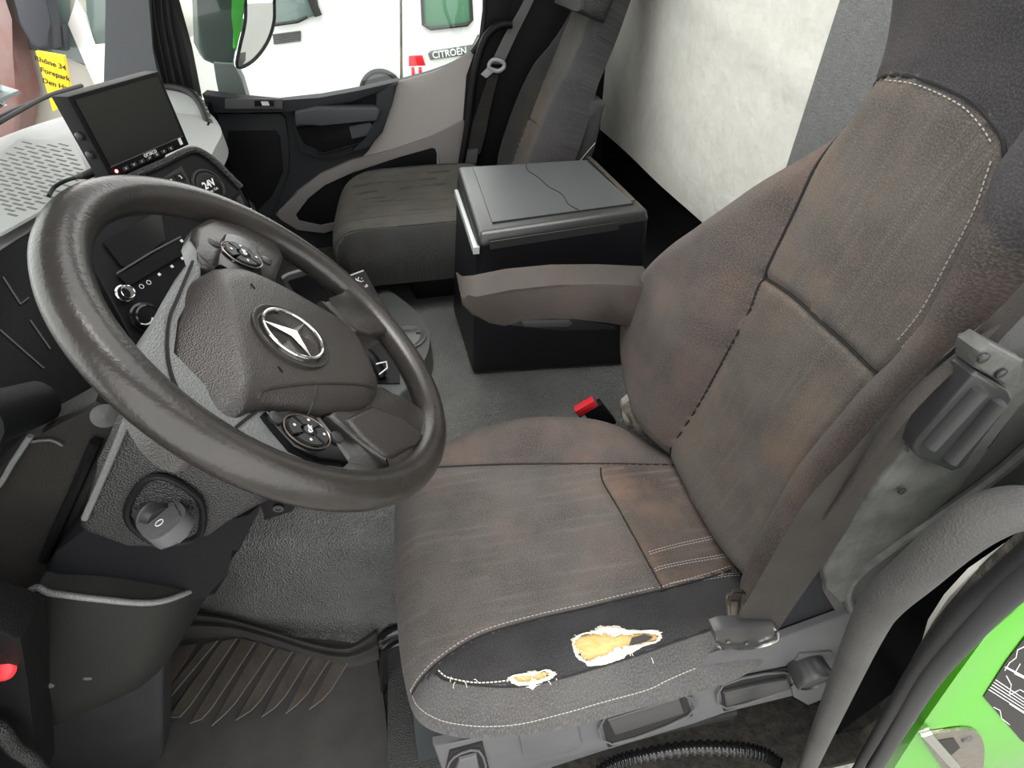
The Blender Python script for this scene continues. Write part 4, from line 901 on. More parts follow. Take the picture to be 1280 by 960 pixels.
# radio with screen, knobs and small icons
link('radio_screen', prism(B(), kp_([(128, 303), (200, 262), (206, 300), (160, 335), (150, 332)], .004), kn*.002, bev=.001), black_gloss, root=dash, parent=cons)
link('radio_bar', prism(B(), kp_([(146, 345), (225, 298), (232, 302), (228, 318), (160, 358)], .003), kn*.004, bev=.001), dash_dark, root=dash, parent=cons)
link('bar_edge', tube(B(), kp_([(146, 342), (190, 315), (226, 296)], .008), .0016, 6), trim_grey, root=dash, parent=cons)
def knob(px, py, rr, m, h=.014):
    q = WP(px, py, kc+kn*.004, kn)
    k_ = link('volume_knob', lathe(B(), q, kn, [(rr*1.15, 0), (rr*1.15, .003), (rr, .004), (rr*.92, h), (rr*.8, h+.001), (rr*.75, h-.001), (0, h-.001)], 24), m, root=dash, parent=cons)
knob(155, 367, .0115, chrome); knob(182, 397, .021, black_gloss, .012)
link('knob_face', lathe(B(), WP(155, 367, kc+kn*.0175, kn), kn, [(.0085, 0), (.0085, .001), (0, .001)], 20), black_gloss, root=dash, parent=cons)
bm = B(); q = WP(180, 396, kc+kn*.0165, kn); tube(bm, [q+kU*math.cos(t)*.012+kV*math.sin(t)*.012 for t in np.linspace(3.6, 5.6, 9)], .0012, 5); link('knob_mark', bm, white_p, root=dash, parent=cons)
for px, py, s_ in ((177, 358, .0), (186, 353, .0), (199, 343, 1), (215, 333, 1), (228, 323, 1), (232, 321, 1), (227, 301, 1)):
    q = WP(px, py, kc+kn*.008, kn)
    if s_: link('icon', box(B(), q, (.0022, .0022, .0006), [kU, kV, kn]), white_p, root=dash, parent=cons)
    else: bm = B(); ring_(bm, q, kn, .0032, .0006, 14, 5); link('icon', bm, white_p, root=dash, parent=cons)
# speaker grille on the dash top
gr = link('speaker_grille', prism(B(), [W(*p, 'z', DT+.012) for p in [(-40, 214), (0, 192), (24, 173), (92, 176), (113, 220), (60, 258), (0, 292), (-40, 310)]], (0, 0, -.004), bev=.001), dash_top_mat, root=dash)
gpoly = [(-30, 208), (2, 194), (26, 177), (90, 180), (108, 219), (58, 252), (0, 284), (-30, 300)]
slat0 = None; cnt = 0
for i in range(-4, 9):
    for j in range(-6, 16):
        px = 20+i*14.0+j*3.9*.95; py = 180+j*6.0-i*1.2
        if not inside(np.array([[px, py]]), gpoly)[0]: continue
        cnt += 1
        A_, C_ = W(px-6, py-1.8, 'z', DT+.0123), W(px+5.4, py+1.2, 'z', DT+.0123)
        d_ = C_-A_; bm = B(); box(bm, (A_+C_)/2, (np.linalg.norm(d_)/2, .0020, .0004), [unit(d_), unit(np.cross((0, 0, 1), d_)), (0, 0, 1)])
        link('grille_slot', bm, mat('slot_grey', (.15, .155, .15), .6), root=dash, parent=top, smooth=False)

# ------------------------------------------------ monitor on the dash
def rect_from(bl, br, tl, z):
    BL, BR = W(*bl, 'z', z), W(*br, 'z', z); wv = unit(BR-BL); v = ray(*tl); t = ((BL-O0) @ wv)/(v @ wv); TL = O0+v*t; return BL, BR, TL
BL, BR, TL = rect_from((140, 225), (237, 181), (84, 121), 1.125)
mu = unit(BR-BL); mw = np.linalg.norm(BR-BL); mv = unit(TL-BL); mh = np.linalg.norm(TL-BL); mn = unit(np.cross(mu, mv)); mn = mn if mn @ (O0-BL) > 0 else -mn
print('MONITOR', BL, mw, mh, mn)
mh = min(mh, .16)
mon = thing('monitor', BL+mu*mw/2-mn*.03, 'black camera monitor standing on the dash top with a red standby light', 'monitor')
M2 = lambda a_, b__, h=0: BL+mu*mw*a_+mv*mh*b__+mn*h
hs = link('housing', prism(B(), [M2(0, 0), M2(1, 0), M2(1, 1), M2(0, 1)], -mn*.028, bev=.003), black, root=mon)
link('screen', prism(B(), [M2(.045, .15, .0005), M2(.955, .15, .0005), M2(.955, .95, .0005), M2(.045, .95, .0005)], mn*.0008), screen_mat, root=mon, parent=hs, smooth=False)
bm = B(); tube(bm, [M2(.045, .145, .001), M2(.955, .145, .001)], .0007, 4); link('screen_edge', bm, trim_grey, root=mon, parent=hs)
text('maker_mark', 'orlaco', .011, M2(.5, .115, .0004), mu, mv, white_p, mon, hs, ext=.0003)
link('standby_light', lathe(B(), M2(.08, .075, .0003), mn, [(.0025, 0), (.0025, .001), (0, .001)], 10), led_red, root=mon, parent=hs)
for k in range(7): link('key_button', box(B(), M2(.18+k*.095, .06, .0006), (.0055, .0028, .0008), [mu, mv, mn], bev=.0004), soft_dark, root=mon, parent=hs); text('key_mark', 'I◄►▲M+-'[k] if False else 'AVIMNPE'[k], .005, M2(.18+k*.095, .06, .0015), mu, mv, white_p, mon, hs, ext=.0001)
link('light_sensor', box(B(), M2(.90, .10, .0006), (.003, .006, .0006), [mu, mv, mn]), white_p, root=mon, parent=hs)
sd_n = -mu
for b__ in (.55, .32): link('side_screw', lathe(B(), M2(0, b__, -.014), -mu, [(.006, 0), (.006, .004), (.003, .006), (0, .006)], 12), handle_dark, root=mon, parent=hs)
link('stand', prism(B(), [M2(.05, .02, -.02), M2(.85, .02, -.02), M2(.8, -.30, -.05), M2(.1, -.30, -.05)], -mn*.02, bev=.004), black, root=mon)
pgp = W(112, 215, 'z', 1.115); pl_ = thing('power_cable', W(60, 247, 'z', 1.095), 'black cable with plug running from the monitor across the dash top', 'cable')
link('plug', tube(B(), [W(122, 213, 'z', 1.12), W(108, 219, 'z', 1.115), W(97, 221, 'z', 1.11)], [.007, .0065, .004], 12), black, root=pl_)
link('cord', tube(B(), [W(98, 221, 'z', 1.11), W(82, 226, 'z', 1.105), W(68, 234, 'z', 1.10), W(61, 245, 'z', 1.096)], .003, 8, smooth=6), black, root=pl_)

# ================================================================== TRAY CONSOLE ON THE TUNNEL
TZ = .47
tray = thing('tunnel_tray', W(480, 420, 'z', .38), 'rounded grey tray console with cup holder on the floor tunnel', 'console')
tp_px = [(335, 352), (352, 335), (400, 322), (440, 326), (472, 352), (505, 376), (528, 398), (537, 420), (533, 445), (515, 475), (490, 500), (440, 500), (390, 450), (350, 400)]
tpts = [W(*p[:2], 'z', TZ) for p in catmull([(*p, 0) for p in tp_px], 3, True)]
tb = link('tray_body', prism(B(), tpts, (0, 0, -.10), bev=.016, seg=4), mat('tray_plastic', (.065, .07, .067), .36, bump=.4, bscale=500, btype='vor'), root=tray)
link('tray_floor', prism(B(), [W(*p, 'z', TZ+.002) for p in [(360, 352), (405, 338), (430, 350), (470, 400), (500, 450), (500, 480), (460, 480), (400, 420)]], (0, 0, .003), bev=.001), black, root=tray, parent=tb)
c = W(508, 423, 'z', TZ+.001)
link('cup_holder', lathe(B(), c, (0, 0, 1), [(.062, 0), (.062, .006), (.056, .009), (.050, .006), (.046, .001), (0, .001)], 36), MATS['tray_plastic'], root=tray, parent=tb)
link('cup_well', lathe(B(), c+V3((-.004, -.004, 0)), (0, 0, 1), [(.045, .002), (.045, .0035), (0, .0035)], 30), black_gloss, root=tray, parent=tb)
for a in (.5, 2.4, 4.4): link('cup_tab', box(B(), c+V3((math.cos(a)*.043, math.sin(a)*.043, .006)), (.007, .004, .002), bev=.001), trim_grey, root=tray, parent=tb)
link('tray_rim', tube(B(), [W(*p, 'z', TZ+.004) for p in [(348, 352), (362, 342), (400, 334), (428, 342)]], .006, 8, smooth=4), grille_mat, root=tray, parent=tb)
# loose clutter seen through the wheel
for i, (px, py) in enumerate(((455, 435), (462, 455), (478, 462))):
    pass
lv = thing('brake_lever', W(470, 468, 'z', TZ), 'short black lever in the tray seen through the wheel', 'lever')
link('lever_body', tube(B(), [W(478, 470, 'z', TZ+.012), W(468, 452, 'z', TZ+.05), W(455, 440, 'z', TZ+.07)], [.014, .016, .02], 12, smooth=3), black, root=lv)
for q in ([(447, 430), (455, 424), (462, 428)], [(470, 455), (483, 452), (484, 460), (474, 468)]): link('lever_marking', tube(B(), [W(*p, 'z', TZ+.075) for p in q], .0018, 6), white_p, root=lv)
# device leaning in the tray
dc = W(458, 372, 'z', .56); dn_ = unit((.25, -.55, .75))
BL_, BR_, TL_ = WP(452, 415, dc, dn_), WP(489, 399, dc, dn_), WP(423, 350, dc, dn_); du = unit(BR_-BL_); dv = unit((TL_-BL_)-du*((TL_-BL_) @ du)); dw = np.linalg.norm(BR_-BL_); dh = (TL_-BL_) @ dv
dev = thing('tracking_device', BL_-dn_*.03, 'flat black electronic device with white print and lime label leaning in the tray', 'device')
D2 = lambda a_, b__, h=0: BL_+du*dw*a_+dv*dh*b__+dn_*h
db = link('device_body', prism(B(), [D2(-.1, 0), D2(1, 0), D2(1.05, 1), D2(-.1, 1)], -dn_*.025, bev=.003), black, root=dev)
link('top_edge', prism(B(), [D2(0, .985, .001), D2(1, .985, .001), D2(1, 1.01, .001), D2(0, 1.01, .001)], dn_*.001), strip_mat, root=dev, parent=db)
link('lime_label', prism(B(), [D2(.12, .55, .0005), D2(.32, .55, .0005), D2(.32, .85, .0005), D2(.12, .85, .0005)], dn_*.001), lime, root=dev, parent=db, smooth=False)
link('slot', prism(B(), [D2(.40, .55, .0005), D2(.45, .55, .0005), D2(.45, .88, .0005), D2(.40, .88, .0005)], dn_*.001), trim_grey, root=dev, parent=db, smooth=False)
text('print', 'K:', .026, D2(.74, .86, .001), du, dv, white_p, dev, db); text('print', 'uall', .013, D2(.80, .72, .001), du, dv, white_p, dev, db)
text('print', '▣' if False else 'D', .022, D2(.75, .28, .001), du, dv, white_p, dev, db, bold=.0006); text('print', 'Li', .012, D2(.85, .17, .001), du, dv, white_p, dev, db)
link('power_light', lathe(B(), D2(.2, .93, .0005), dn_, [(.004, 0), (.004, .001), (0, .001)], 12), white_p, root=dev, parent=db)

# ================================================================== FOOTWELL
mpoly = [(-.93, .30), (-.24, .30), (-.245, .33), (-.262, .47), (-.29, .61), (-.40, .645), (-.57, .69), (-.66, .745), (-.80, .81), (-.93, .84)]
fm = thing('floor_mat', (-.6, .5, 0), 'grey rubber floor mat with raised carpet ribs in the driver footwell', 'floor mat')
mb = link('mat_base', prism(B(), [(x, y, 0) for x, y in mpoly], (0, 0, .012), bev=.004), mat_carpet, root=fm)
lt = [(225, 762), (245, 764), (290, 772), (340, 787), (390, 802), (430, 808), (450, 800), (470, 786)]
lb_ = [(225, 800), (245, 798), (290, 797), (340, 809), (390, 826), (425, 833), (450, 832), (474, 824)]
rows = []
for t_, z_ in ((0, .035), (.15, .055), (.35, .036), (.55, .044), (.78, .022), (1, .013)): rows.append([W(a_[0]*(1-t_)+c_[0]*t_, a_[1]*(1-t_)+c_[1]*t_, 'z', z_) for a_, c_ in zip(lt, lb_)])
link('mat_lip', sgrid(B(), rows, 4, thick=(0, 0, -.008)), MATS['mat_carpet'], root=fm, parent=mb)
# ribs, each a slanting carpet strip
rt = [(252, 806), (274, 802), (298, 799), (321, 804), (344, 811), (367, 816), (389, 822), (413, 827), (436, 830)]
rb_ = [(190, 876), (204, 893), (232, 900), (259, 903), (289, 896), (321, 892), (351, 888), (380, 883), (409, 879)]
for i in range(8):
    a_, b2, c_, d_ = rt[i], rt[i+1], rb_[i], rb_[i+1]
    P = [W(a_[0]+5, a_[1], 'z', .014), W(b2[0]-1, b2[1], 'z', .014), W(d_[0]+6, d_[1]-16, 'z', .014), W(d_[0]-6, d_[1]-3, 'z', .014), W(c_[0]+7, c_[1]+5, 'z', .014)]
    rb = link('mat_rib', prism(B(), P, (0, 0, .006), bev=.002), mat_rib, root=fm, parent=mb)
    link('rib_piping', tube(B(), [p+V3((0, 0, .006)) for p in P[1:]], .0016, 6), mat('piping_grey', (.12, .11, .10), .7), root=fm, parent=mb)
P = [W(*p, 'z', .014) for p in [(205, 812), (246, 806), (206, 868)]]
link('mat_rib', prism(B(), P, (0, 0, .006), bev=.002), mat_rib, root=fm, parent=mb)
# knee panel: bowed cover below the column
RZ = .72
rim_px = [(-30, 840), (0, 790), (40, 737), (65, 741), (120, 748), (190, 753), (235, 740), (262, 722), (285, 690)]
rim_y = [.40, .405, .41, .405, .40, .405, .43, .47, .55]
bot_px = [(-30, 930), (0, 925), (50, 915), (75, 905), (120, 885), (170, 862), (200, 838), (210, 822), (222, 800)]
bot_y = [.40, .405, .41, .41, .41, .42, .45, .50, .58]
A_ = [W(*p, 'y', y) for p, y in zip(rim_px, rim_y)]; C_ = [W(*p, 'y', y) for p, y in zip(bot_px, bot_y)]
rows = [[a_*(1-t)+c_*t+V3((0, -.030*math.sin(t*math.pi), 0)) for a_, c_ in zip(A_, C_)] for t in np.linspace(0, 1, 5)]
knee_m = mat('knee_panel', (.016, .017, .0155), .5, bump=.2, bscale=700)
kb = link('knee_panel', sgrid(B(), rows, 4, thick=(0, .03, 0)), knee_m, root=dash)
link('top_edge', tube(B(), [p+V3((0, -.001, .001)) for p in A_[1:-1]], .0042, 10, smooth=5), shell_mat, root=dash, parent=kb)
for p in ((60, 856), (110, 846)): link('screw_cap', lathe(B(), W(*p, 'y', .378), (0, -1, 0), [(.008, -.004), (.008, .002), (.005, .003), (0, .003)], 14), trim_grey, root=dash, parent=kb)
# lower kick panel beneath it
kick_m = mat('kick_panel', (.024, .024, .026), .5, bump=.3, bscale=600, col2=(.036, .036, .037), var=.4, vscale=12)
P = [W(*p, 'y', y) for p, y in [((36, 880), .44), ((120, 870), .44), ((185, 835), .45), ((203, 830), .46), ((202, 990), .44), ((60, 990), .44), ((40, 930), .44)]]
link('kick_panel', prism(B(), P, (0, .06, 0), bev=.012, seg=3), kick_m, root=dash)
# dark brownish side dash panel left of the column
P = [W(*p, 'y', .47) for p in [(-40, 620), (42, 548), (90, 522), (118, 500), (150, 520), (100, 655), (70, 690), (48, 738), (0, 792), (-40, 840)]]
so2 = link('side_panel', prism(B(), P, (0, .05, 0), bev=.008), mat('dusty_panel', (.017, .016, .015), .45, bump=.3, bscale=400, col2=(.026, .024, .021), var=.4, vscale=9), root=dash)
link('panel_slot', tube(B(), [W(*p, 'y', .466) for p in [(36, 553), (62, 550), (78, 557)]], .0015, 6, smooth=3), trim_grey, root=dash, parent=so2)
link('panel_fold', tube(B(), [W(*p, 'y', .462) for p in [(120, 552), (95, 610), (70, 665), (55, 700)]], .006, 8, smooth=3), black, root=dash, parent=so2)
link('panel_seam', tube(B(), [W(*p, 'y', .462) for p in [(38, 545), (15, 580), (0, 605), (-30, 640)]], .003, 8, smooth=3), shell_mat, root=dash, parent=so2)
st = W(50, 502, 'y', .50); st2 = W(-30, 528, 'y', .44)
tag(link('control_stalk', tube(B(), [st, st2], [.024, .028], 16), dash_dark), 'thick dark stalk end on the far left below the instrument panel', 'stalk')
# plate with red button near the door
P = [W(*p, 'y', .33) for p in [(-40, 780), (0, 790), (26, 800), (34, 850), (50, 985), (-40, 985)]]
link('switch_plate', prism(B(), P, (0, .05, 0), bev=.004), black, root=dash)
rc = W(3, 836, 'y', .329)
rbn = tag(link('red_button', lathe(B(), rc, (.1, -.75, .65), [(.0145, 0), (.0125, .004), (.011, .005), (0, .005)], 24), red), 'round red push button on the glossy black plate', 'button')
text('button_mark', 'P', .016, rc+V3((0, -.0122, 0)), (1, 0, .1), (0, 0, 1), mat('dark_red', (.25, .01, .01), .5), None) if False else None
bm = B(); tube(bm, [W(*p, 'y', .31) for p in [(-20, 905), (0, 912), (18, 935), (40, 950), (52, 965)]], .009, 10, smooth=4)
tag(link('door_check_lever', bm, soft_dark), 'grained dark lever end in the bottom left corner', 'lever')

# ================================================================== DOOR APERTURE, NEAR RIGHT
yr = .13
rl = [W(*p, 'y', y) for p, y in [((985, 1020), .135), ((1010, 957), .135), ((1055, 850), .133), ((1085, 782), .13), ((1105, 750), .128), ((1143, 716), .127), ((1190, 675), .127), ((1230, 648), .127), ((1270, 635), .127), ((1330, 640), .127)]]
tag(link('grab_rail', tube(B(), rl, [.0125]*4+[.0128, .0130, .0132, .0135, .0135, .0135], 20, smooth=6), rail_mat), 'thick grey grained grab rail curving past the near edge of the seat', 'grab rail')
yg = .125
gp = [W(*p, 'y', yg) for p in [(1108, 975), (1150, 910), (1192, 850), (1232, 795), (1262, 763), (1300, 735), (1420, 680)]]
bfr = sroot('trim_8', gp[0])
gpoly2 = gp+[V3((3.0, yg, 1.3)), V3((3.0, yg, -1.0)), V3((1.2, yg, -1.0))]
link('green_pillar', prism(B(), gpoly2, (0, .03, 0), bev=.008), green, root=bfr)
band = lambda o1, dy, r_: tube(B(), [W(*p, 'y', yg+dy) for p in o1], r_, 12, smooth=5)
link('door_seal', band([(1060, 1010), (1092, 960), (1125, 905), (1160, 847), (1210, 788), (1250, 748), (1330, 680)], -.002, .0105), mat('seal_grey', (.035, .036, .038), .45), root=bfr)
link('seal_lip', band([(1040, 1010), (1072, 960), (1110, 895), (1148, 832), (1195, 770), (1240, 730), (1330, 650)], .006, .007), rubber, root=bfr)
link('seal_lip', band([(1150, 828), (1177, 787), (1210, 748), (1250, 705), (1330, 640)], .014, .0075), mat('dusty_rubber', (.035, .034, .032), .8, bump=.8, bscale=300, col2=(.10, .09, .075), var=.3, vscale=60), root=bfr)
link('white_strip', prism(B(), [W(*p, 'y', yg+.02) for p in [(1156, 806), (1164, 780), (1185, 748), (1215, 716), (1262, 684), (1240, 712), (1210, 742), (1180, 780), (1160, 810)]], (0, .004, 0), bev=.001), mat('white_edge', (.55, .54, .5), .6), root=bfr)
wl_ = [W(*p, 'y', .165) for p in [(1100, 1010), (1150, 905), (1200, 825), (1250, 760), (1330, 690)]]
struct('wall_left', prism(B(), wl_+[V3((.36, .165, 1.98)), V3((1.15, .165, 1.98)), V3((1.15, .165, -.1))], (0, .02, 0)), door_black, smooth=False)
struct('floor', box(B(), (.55, .15, .28), (.35, .02, .30)), black, smooth=False) if False else None
# black sticker with white line drawing
stp = [W(*p, 'y', yg-.001) for p in [(1229, 871), (1258, 826), (1282, 795), (1320, 830), (1290, 935), (1276, 925)]]
stk = thing('warning_sticker', stp[0], 'black sticker with white line drawing on the green door pillar', 'sticker')
sb = link('sticker_base', prism(B(), stp, (0, -.0004, 0)), sign_black, root=stk, smooth=False)
bm = B()
def ln(pts, rr=.0006): tube(bm, [W(*p, 'y', yg-.0018) for p in pts], rr, 4)
for k in range(5): ln([(1236+k*2.2, 862-k*3), (1285, 893-k*4)])
ln([(1256, 838), (1262, 828), (1270, 822), (1272, 812), (1285, 806)]); ln([(1257, 834), (1280, 846)], .0012); ln([(1258, 845), (1264, 856), (1262, 868)]); ln([(1262, 868), (1275, 862), (1285, 868)])
ln([(1242, 884), (1250, 888), (1252, 898), (1262, 906)]); ln([(1262, 880), (1285, 895)]); ln([(1275, 830), (1268, 842), (1280, 848)])
o = link('line_drawing', bm, white_p, root=stk, parent=sb); o['kind'] = 'stuff'
# latch striker
sc2 = W(1188, 935, 'y', yg-.002)
sk = thing('door_striker', sc2, 'worn steel door latch striker bolted to the green pillar', 'latch')
bp_ = link('striker_plate', prism(B(), [W(*p, 'y', yg-.001) for p in [(p[0], p[1]) for p in catmull([(1150, 918, 0), (1168, 913, 0), (1200, 908, 0), (1220, 913, 0), (1228, 935, 0), (1222, 975, 0), (1190, 985, 0), (1178, 960, 0)], 3, True)]], (0, -.005, 0), bev=.002), steel, root=sk)
link('striker_bolt', lathe(B(), W(1208, 923, 'y', yg-.006), (0, -1, 0), [(.009, 0), (.009, .003), (.005, .004), (.004, .001), (0, .001)], 18), trim_grey, root=sk, parent=bp_)
link('striker_bolt', lathe(B(), W(1190, 952, 'y', yg-.006), (0, -1, 0), [(.009, 0), (.009, .003), (.005, .004), (.004, .001), (0, .001)], 18), trim_grey, root=sk, parent=bp_)
link('striker_slot', prism(B(), [W(*p, 'y', yg-.0062) for p in [(1168, 926), (1192, 922), (1200, 934), (1188, 944), (1178, 940)]], (0, -.0008, 0)), black, root=sk, parent=bp_)
link('striker_bar', prism(B(), [W(*p, 'y', yg-.016) for p in [(1153, 922), (1166, 918), (1200, 958), (1206, 975), (1196, 975), (1190, 962)]], (0, .008, 0), bev=.002), chrome, root=sk, parent=bp_)
# corrugated hose
hpts = catmull([W(*p, 'z', .12) for p in [(740, 975), (765, 956), (800, 945), (860, 935), (920, 936), (955, 943), (975, 956)]], 50)
rads = [.0128+.0022*math.sin(i*.78) for i in range(len(hpts))]
tag(link('corrugated_hose', tube(B(), hpts, rads, 10), black_gloss), 'black corrugated hose on the floor below the seat trim', 'hose')

# ================================================================== OUTSIDE
struct('ground', box(B(), (0, 10, -1.35), (25, 18, .05)), tarmac, smooth=False)
# passenger mirror
mr = thing('door_mirror', W(285, 125, 'y', 2.45), 'large door mirror with green cap outside the passenger window', 'mirror')
mp2 = lambda pts, y: [W(px, py, 'y', y) for px, py in pts]
link('mirror_arm', prism(B(), mp2([(266, 78), (292, 80), (302, 98), (312, 132), (276, 132), (270, 100)], 2.42), (0, .05, 0), bev=.008), mat('arm_grey', (.22, .24, .235), .5), root=mr)
hsg = link('mirror_housing', prism(B(), mp2([(244, -120), (290, -120), (294, 0), (296, 60), (292, 84), (275, 84), (256, 76), (248, 60), (246, 0)], 2.44), (-.06, .16, 0), bev=.025, seg=4), green_grey, root=mr)
link('green_cap', prism(B(), mp2([(286, -120), (306, -120), (306, 0), (304, 40), (296, 66), (290, 60), (293, 20), (290, 0)], 2.43), (.0, .05, 0), bev=.01), green_cap, root=mr)
mc_ = W(302, 40, 'y', 2.39); mn_ = unit((.815, -.58, -.02))
mg = [WP(p[0], p[1], mc_, mn_) for p in catmull([(305, -110, 0), (340, -110, 0), (343, 0, 0), (342, 30, 0), (333, 55, 0), (316, 76, 0), (297, 84, 0), (299, 62, 0), (306, 30, 0), (307, 0, 0)], 4, True)]
link('mirror_glass', prism(B(), mg, -mn_*.012, bev=.002), mirror_m, root=mr)
link('glass_rim', tube(B(), mg, .006, 6, closed=True), black, root=mr)
# white van with bonnet and windscreen
Y1 = 5.0
v1 = thing('panel_van', W(420, 130, 'y', Y1)*V3((1, 1, 0))+V3((0, .8, -1.3)), 'white van bonnet and windscreen close outside the passenger window', 'van')
o_ = lambda pts, y=Y1: [W(px, py, 'y', y) for px, py in pts]
vb1 = link('van_body', prism(B(), o_([(215, 60), (230, 50), (330, 30), (400, 18), (470, -60), (500, -100), (500, 100), (500, 180), (215, 180)]), (0, 1.7, 0), bev=.12, seg=4), white_van, root=v1)
link('windscreen', prism(B(), o_([(336, 32), (345, -60), (392, -60), (398, 12), (394, 20), (366, 27)], Y1-.02), (0, .03, 0), bev=.01), van_glass, root=v1, parent=vb1)
link('screen_pillar', tube(B(), o_([(384, -40), (390, 0), (398, 20)], Y1-.04), .03, 8), sign_black, root=v1, parent=vb1)
for k in range(5): link('vent_slot', tube(B(), o_([(341+k*.3, 44+k*2.6), (376, 39.5+k*2.6)], Y1-.012), .007, 5), trim_grey, root=v1, parent=vb1)
link('wiper', tube(B(), o_([(343, 31), (372, 27), (384, 21)], Y1-.05), .012, 6), sign_black, root=v1, parent=vb1)
# rear of the second white van
Y2 = 4.6
v2 = thing('delivery_van', W(560, 130, 'y', Y2)*V3((1, 1, 0))+V3((0, .8, -1.3)), 'white van rear door with small window and dark name strip', 'van')
vb2 = link('van_body', prism(B(), o_([(503, -130), (640, -130), (640, 180), (506, 180), (504, 80)], Y2), (0, 1.8, 0), bev=.06, seg=3), white_van, root=v2)
link('rear_window', prism(B(), o_([(527, -30), (586, -30), (589, 24), (584, 30), (538, 35), (530, 30)], Y2-.015), (0, .03, 0), bev=.02), van_glass2, root=v2, parent=vb2)
link('window_seal', tube(B(), o_([(526, -30), (529, 31), (538, 36), (584, 31), (590, 25), (587, -30)], Y2-.02), .012, 6), sign_black, root=v2, parent=vb2)
ns = link('name_strip', prism(B(), o_([(535, 67), (538, 64), (596, 55), (606, 60), (592, 68), (538, 75)], Y2-.015), (0, .03, 0), bev=.01), mat('strip_grey', (.13, .14, .14), .5), root=v2, parent=vb2)
tR = W(590, 62, 'y', Y2)-W(542, 69, 'y', Y2); text('name', 'CITROËN', .062, W(562, 66.5, 'y', Y2-.022), tR, (0, 0, 1), white_p, v2, ns, ext=.002, bold=.001)
link('tail_lamp', prism(B(), o_([(511, 70), (528, 69), (532, 82), (511, 83)], Y2-.02), (0, .04, 0), bev=.006), lamp_red, root=v2, parent=vb2)
link('reversing_lamp', prism(B(), o_([(511, 83), (532, 82), (533, 96), (512, 97)], Y2-.02), (0, .04, 0), bev=.006), lamp_white, root=v2, parent=vb2)
for k in range(2): link('lamp_bar', prism(B(), o_([(514+k*9, 84), (518+k*9, 84), (519+k*9, 95), (515+k*9, 96)], Y2-.03), (0, .02, 0)), lamp_red, root=v2, parent=vb2)
wc_ = W(478, 118, 'y', Y1-.03); bm = B(); tube(bm, [wc_+V3((math.cos(t)*.17, 0, math.sin(t)*.17)) for t in np.linspace(.4, 2.9, 14)], .02, 6); link('wheel_arch', bm, sign_black, root=v1, parent=vb1)
link('arch_opening', lathe(B(), wc_, (0, -1, 0), [(.16, 0), (.16, .01), (0, .01)], 20), trim_grey, root=v1, parent=vb1)
# van seen through the windscreen
X3 = 4.4
v3 = thing('transporter_van', W(80, 120, 'y', X3)*V3((1, 1, 0))+V3((0, .8, -1.3)), 'pale van with big black mirror seen through the windscreen', 'van')
o3 = lambda pts, y=X3: [W(px, py, 'y', y) for px, py in pts]
vb3 = link('van_body', prism(B(), o3([(8, -120), (160, -120), (160, 60), (160, 200), (36, 200), (34, 130), (12, 40)]), (0, 1.6, 0), bev=.05, seg=3), mat('van_cream', (.50, .49, .44), .4), root=v3)
link('side_window', prism(B(), o3([(22, -100), (90, -100), (84, 20), (102, 62), (110, 84), (70, 66), (26, 60), (18, 20)], X3-.02), (0, .03, 0), bev=.01), van_glass, root=v3, parent=vb3)
link('windscreen', prism(B(), o3([(100, -100), (155, -100), (150, 50), (117, 56), (108, 20)], X3-.02), (0, .03, 0), bev=.01), van_glass, root=v3, parent=vb3)
link('bonnet', prism(B(), o3([(84, 30), (94, 0), (108, 20), (118, 58), (158, 52), (158, 150), (122, 116), (108, 84)], X3-.03), (0, .05, 0), bev=.01), white_van, root=v3, parent=vb3)
mh_ = link('mirror_head', prism(B(), o3([(18, 0), (20, -40), (52, -40), (58, 5), (63, 30), (66, 62), (50, 64), (38, 58), (22, 28)], X3-.25), (0, .12, 0), bev=.03, seg=3), mat('mirror_black', (.05, .055, .065), .5), root=v3, parent=vb3)
link('mirror_bracket', prism(B(), o3([(60, 30), (78, 32), (82, 64), (64, 62)], X3-.12), (0, .06, 0), bev=.01), mat('mirror_black', (0, 0, 0)), root=v3, parent=vb3)
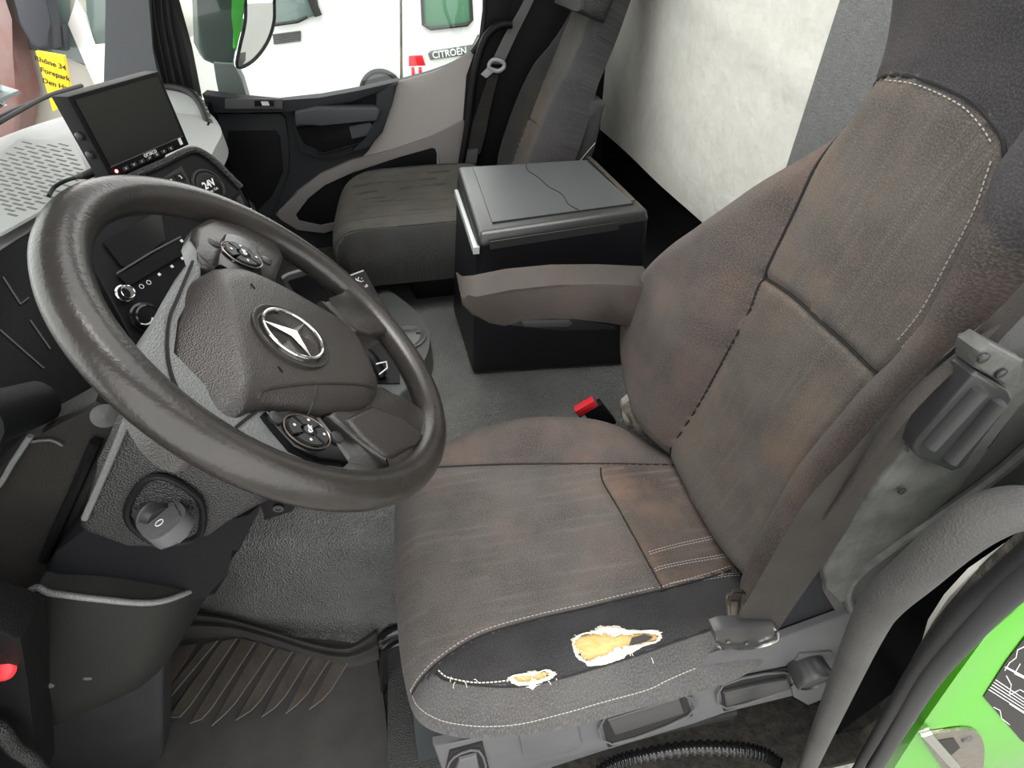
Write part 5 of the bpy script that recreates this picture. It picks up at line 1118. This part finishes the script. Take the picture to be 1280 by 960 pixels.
# yellow board
yb_ = [W(*p, 'y', 3.6) for p in [(43, 64), (79, 70), (88, 112), (66, 132)]]
P0, P1, P2, P3 = W(44, 64, 'y', 3.7), W(79, 70, 'y', 3.7), W(90, 126, 'y', 3.7), W(66, 140, 'y', 3.7)
ys_ = thing('yellow_sign', P3, 'yellow signboard with black text standing before the pale van', 'sign')
yp_ = link('board', prism(B(), [P0, P1, P2, P3], (0, .03, 0), bev=.004), yellow, root=ys_)
link('post', tube(B(), [(P2+P3)/2+V3((0, .02, 0)), V3((*((P2+P3)/2)[:2], -1.3))+V3((0, .02, 0))], .03, 8), trim_grey, root=ys_)
rt_ = unit(P1-P0); un_ = unit(np.cross(V3((0, -1, 0)), rt_)); un_ = un_ if un_[2] > 0 else -un_
for t_, (px, py) in (('Rhône 34', (63, 79)), ('Forepark', (69, 93)), ('Den Haag', (73, 107))):
    wr_ = W(px+9, py+3, 'y', 3.68)-W(px-9, py-3, 'y', 3.68); text('lettering', t_, .036, W(px, py, 'y', 3.69), wr_, un_, sign_black, ys_, yp_, ext=.001, bold=.0006)
# red vehicle at the far left
v4 = thing('red_truck', W(10, 100, 'y', 4.2)*V3((1, 1, 0))+V3((0, .5, -1.3)), 'faded red and pale vehicle at the far left of the windscreen', 'truck')
link('truck_body', prism(B(), [W(*p, 'y', 4.15) for p in [(-60, -60), (2, -60), (4, 20), (16, 70), (30, 120), (20, 200), (-60, 200)]], (0, .2, 0), bev=.04), red_paint, root=v4)
# hedge and brick-coloured shrub that show in the mirror and above the bonnet
hb = B()
for k in range(60):
    c_ = V3((-9+random.uniform(-.8, .8)*1.2+k*.35, 13+random.uniform(-.5, .5), -.4+random.uniform(0, 1.4))); bmesh.ops.create_icosphere(hb, subdivisions=2, radius=random.uniform(.4, .8), matrix=Matrix.Translation(Vector(c_)))
o = tag(link('hedge', hb, hedge_m), 'green brown hedge far behind the white vans', 'hedge'); o['kind'] = 'stuff'
# windscreen wiper and lower frame
wp_ = thing('wiper', W(40, 135, 'x', -1.40), 'long black wiper blade lying along the foot of the windscreen', 'wiper')
link('wiper_blade', tube(B(), [W(*p, 'x', -1.40) for p in [(-10, 158), (25, 138), (60, 120), (102, 107)]], .008, 8, smooth=4), rubber, root=wp_)
link('wiper_arm', tube(B(), [W(*p, 'x', -1.42) for p in [(-10, 150), (20, 136), (50, 124)]], .006, 8, smooth=4), black, root=wp_)
struct('trim_9', prism(B(), [(-1.33, .1, 1.02), (-1.40, .1, 1.05), (-1.40, 2.25, 1.05), (-1.33, 2.25, 1.02)], (0, 0, .012), bev=.004), mat('cowl', (.22, .26, .26), .5))
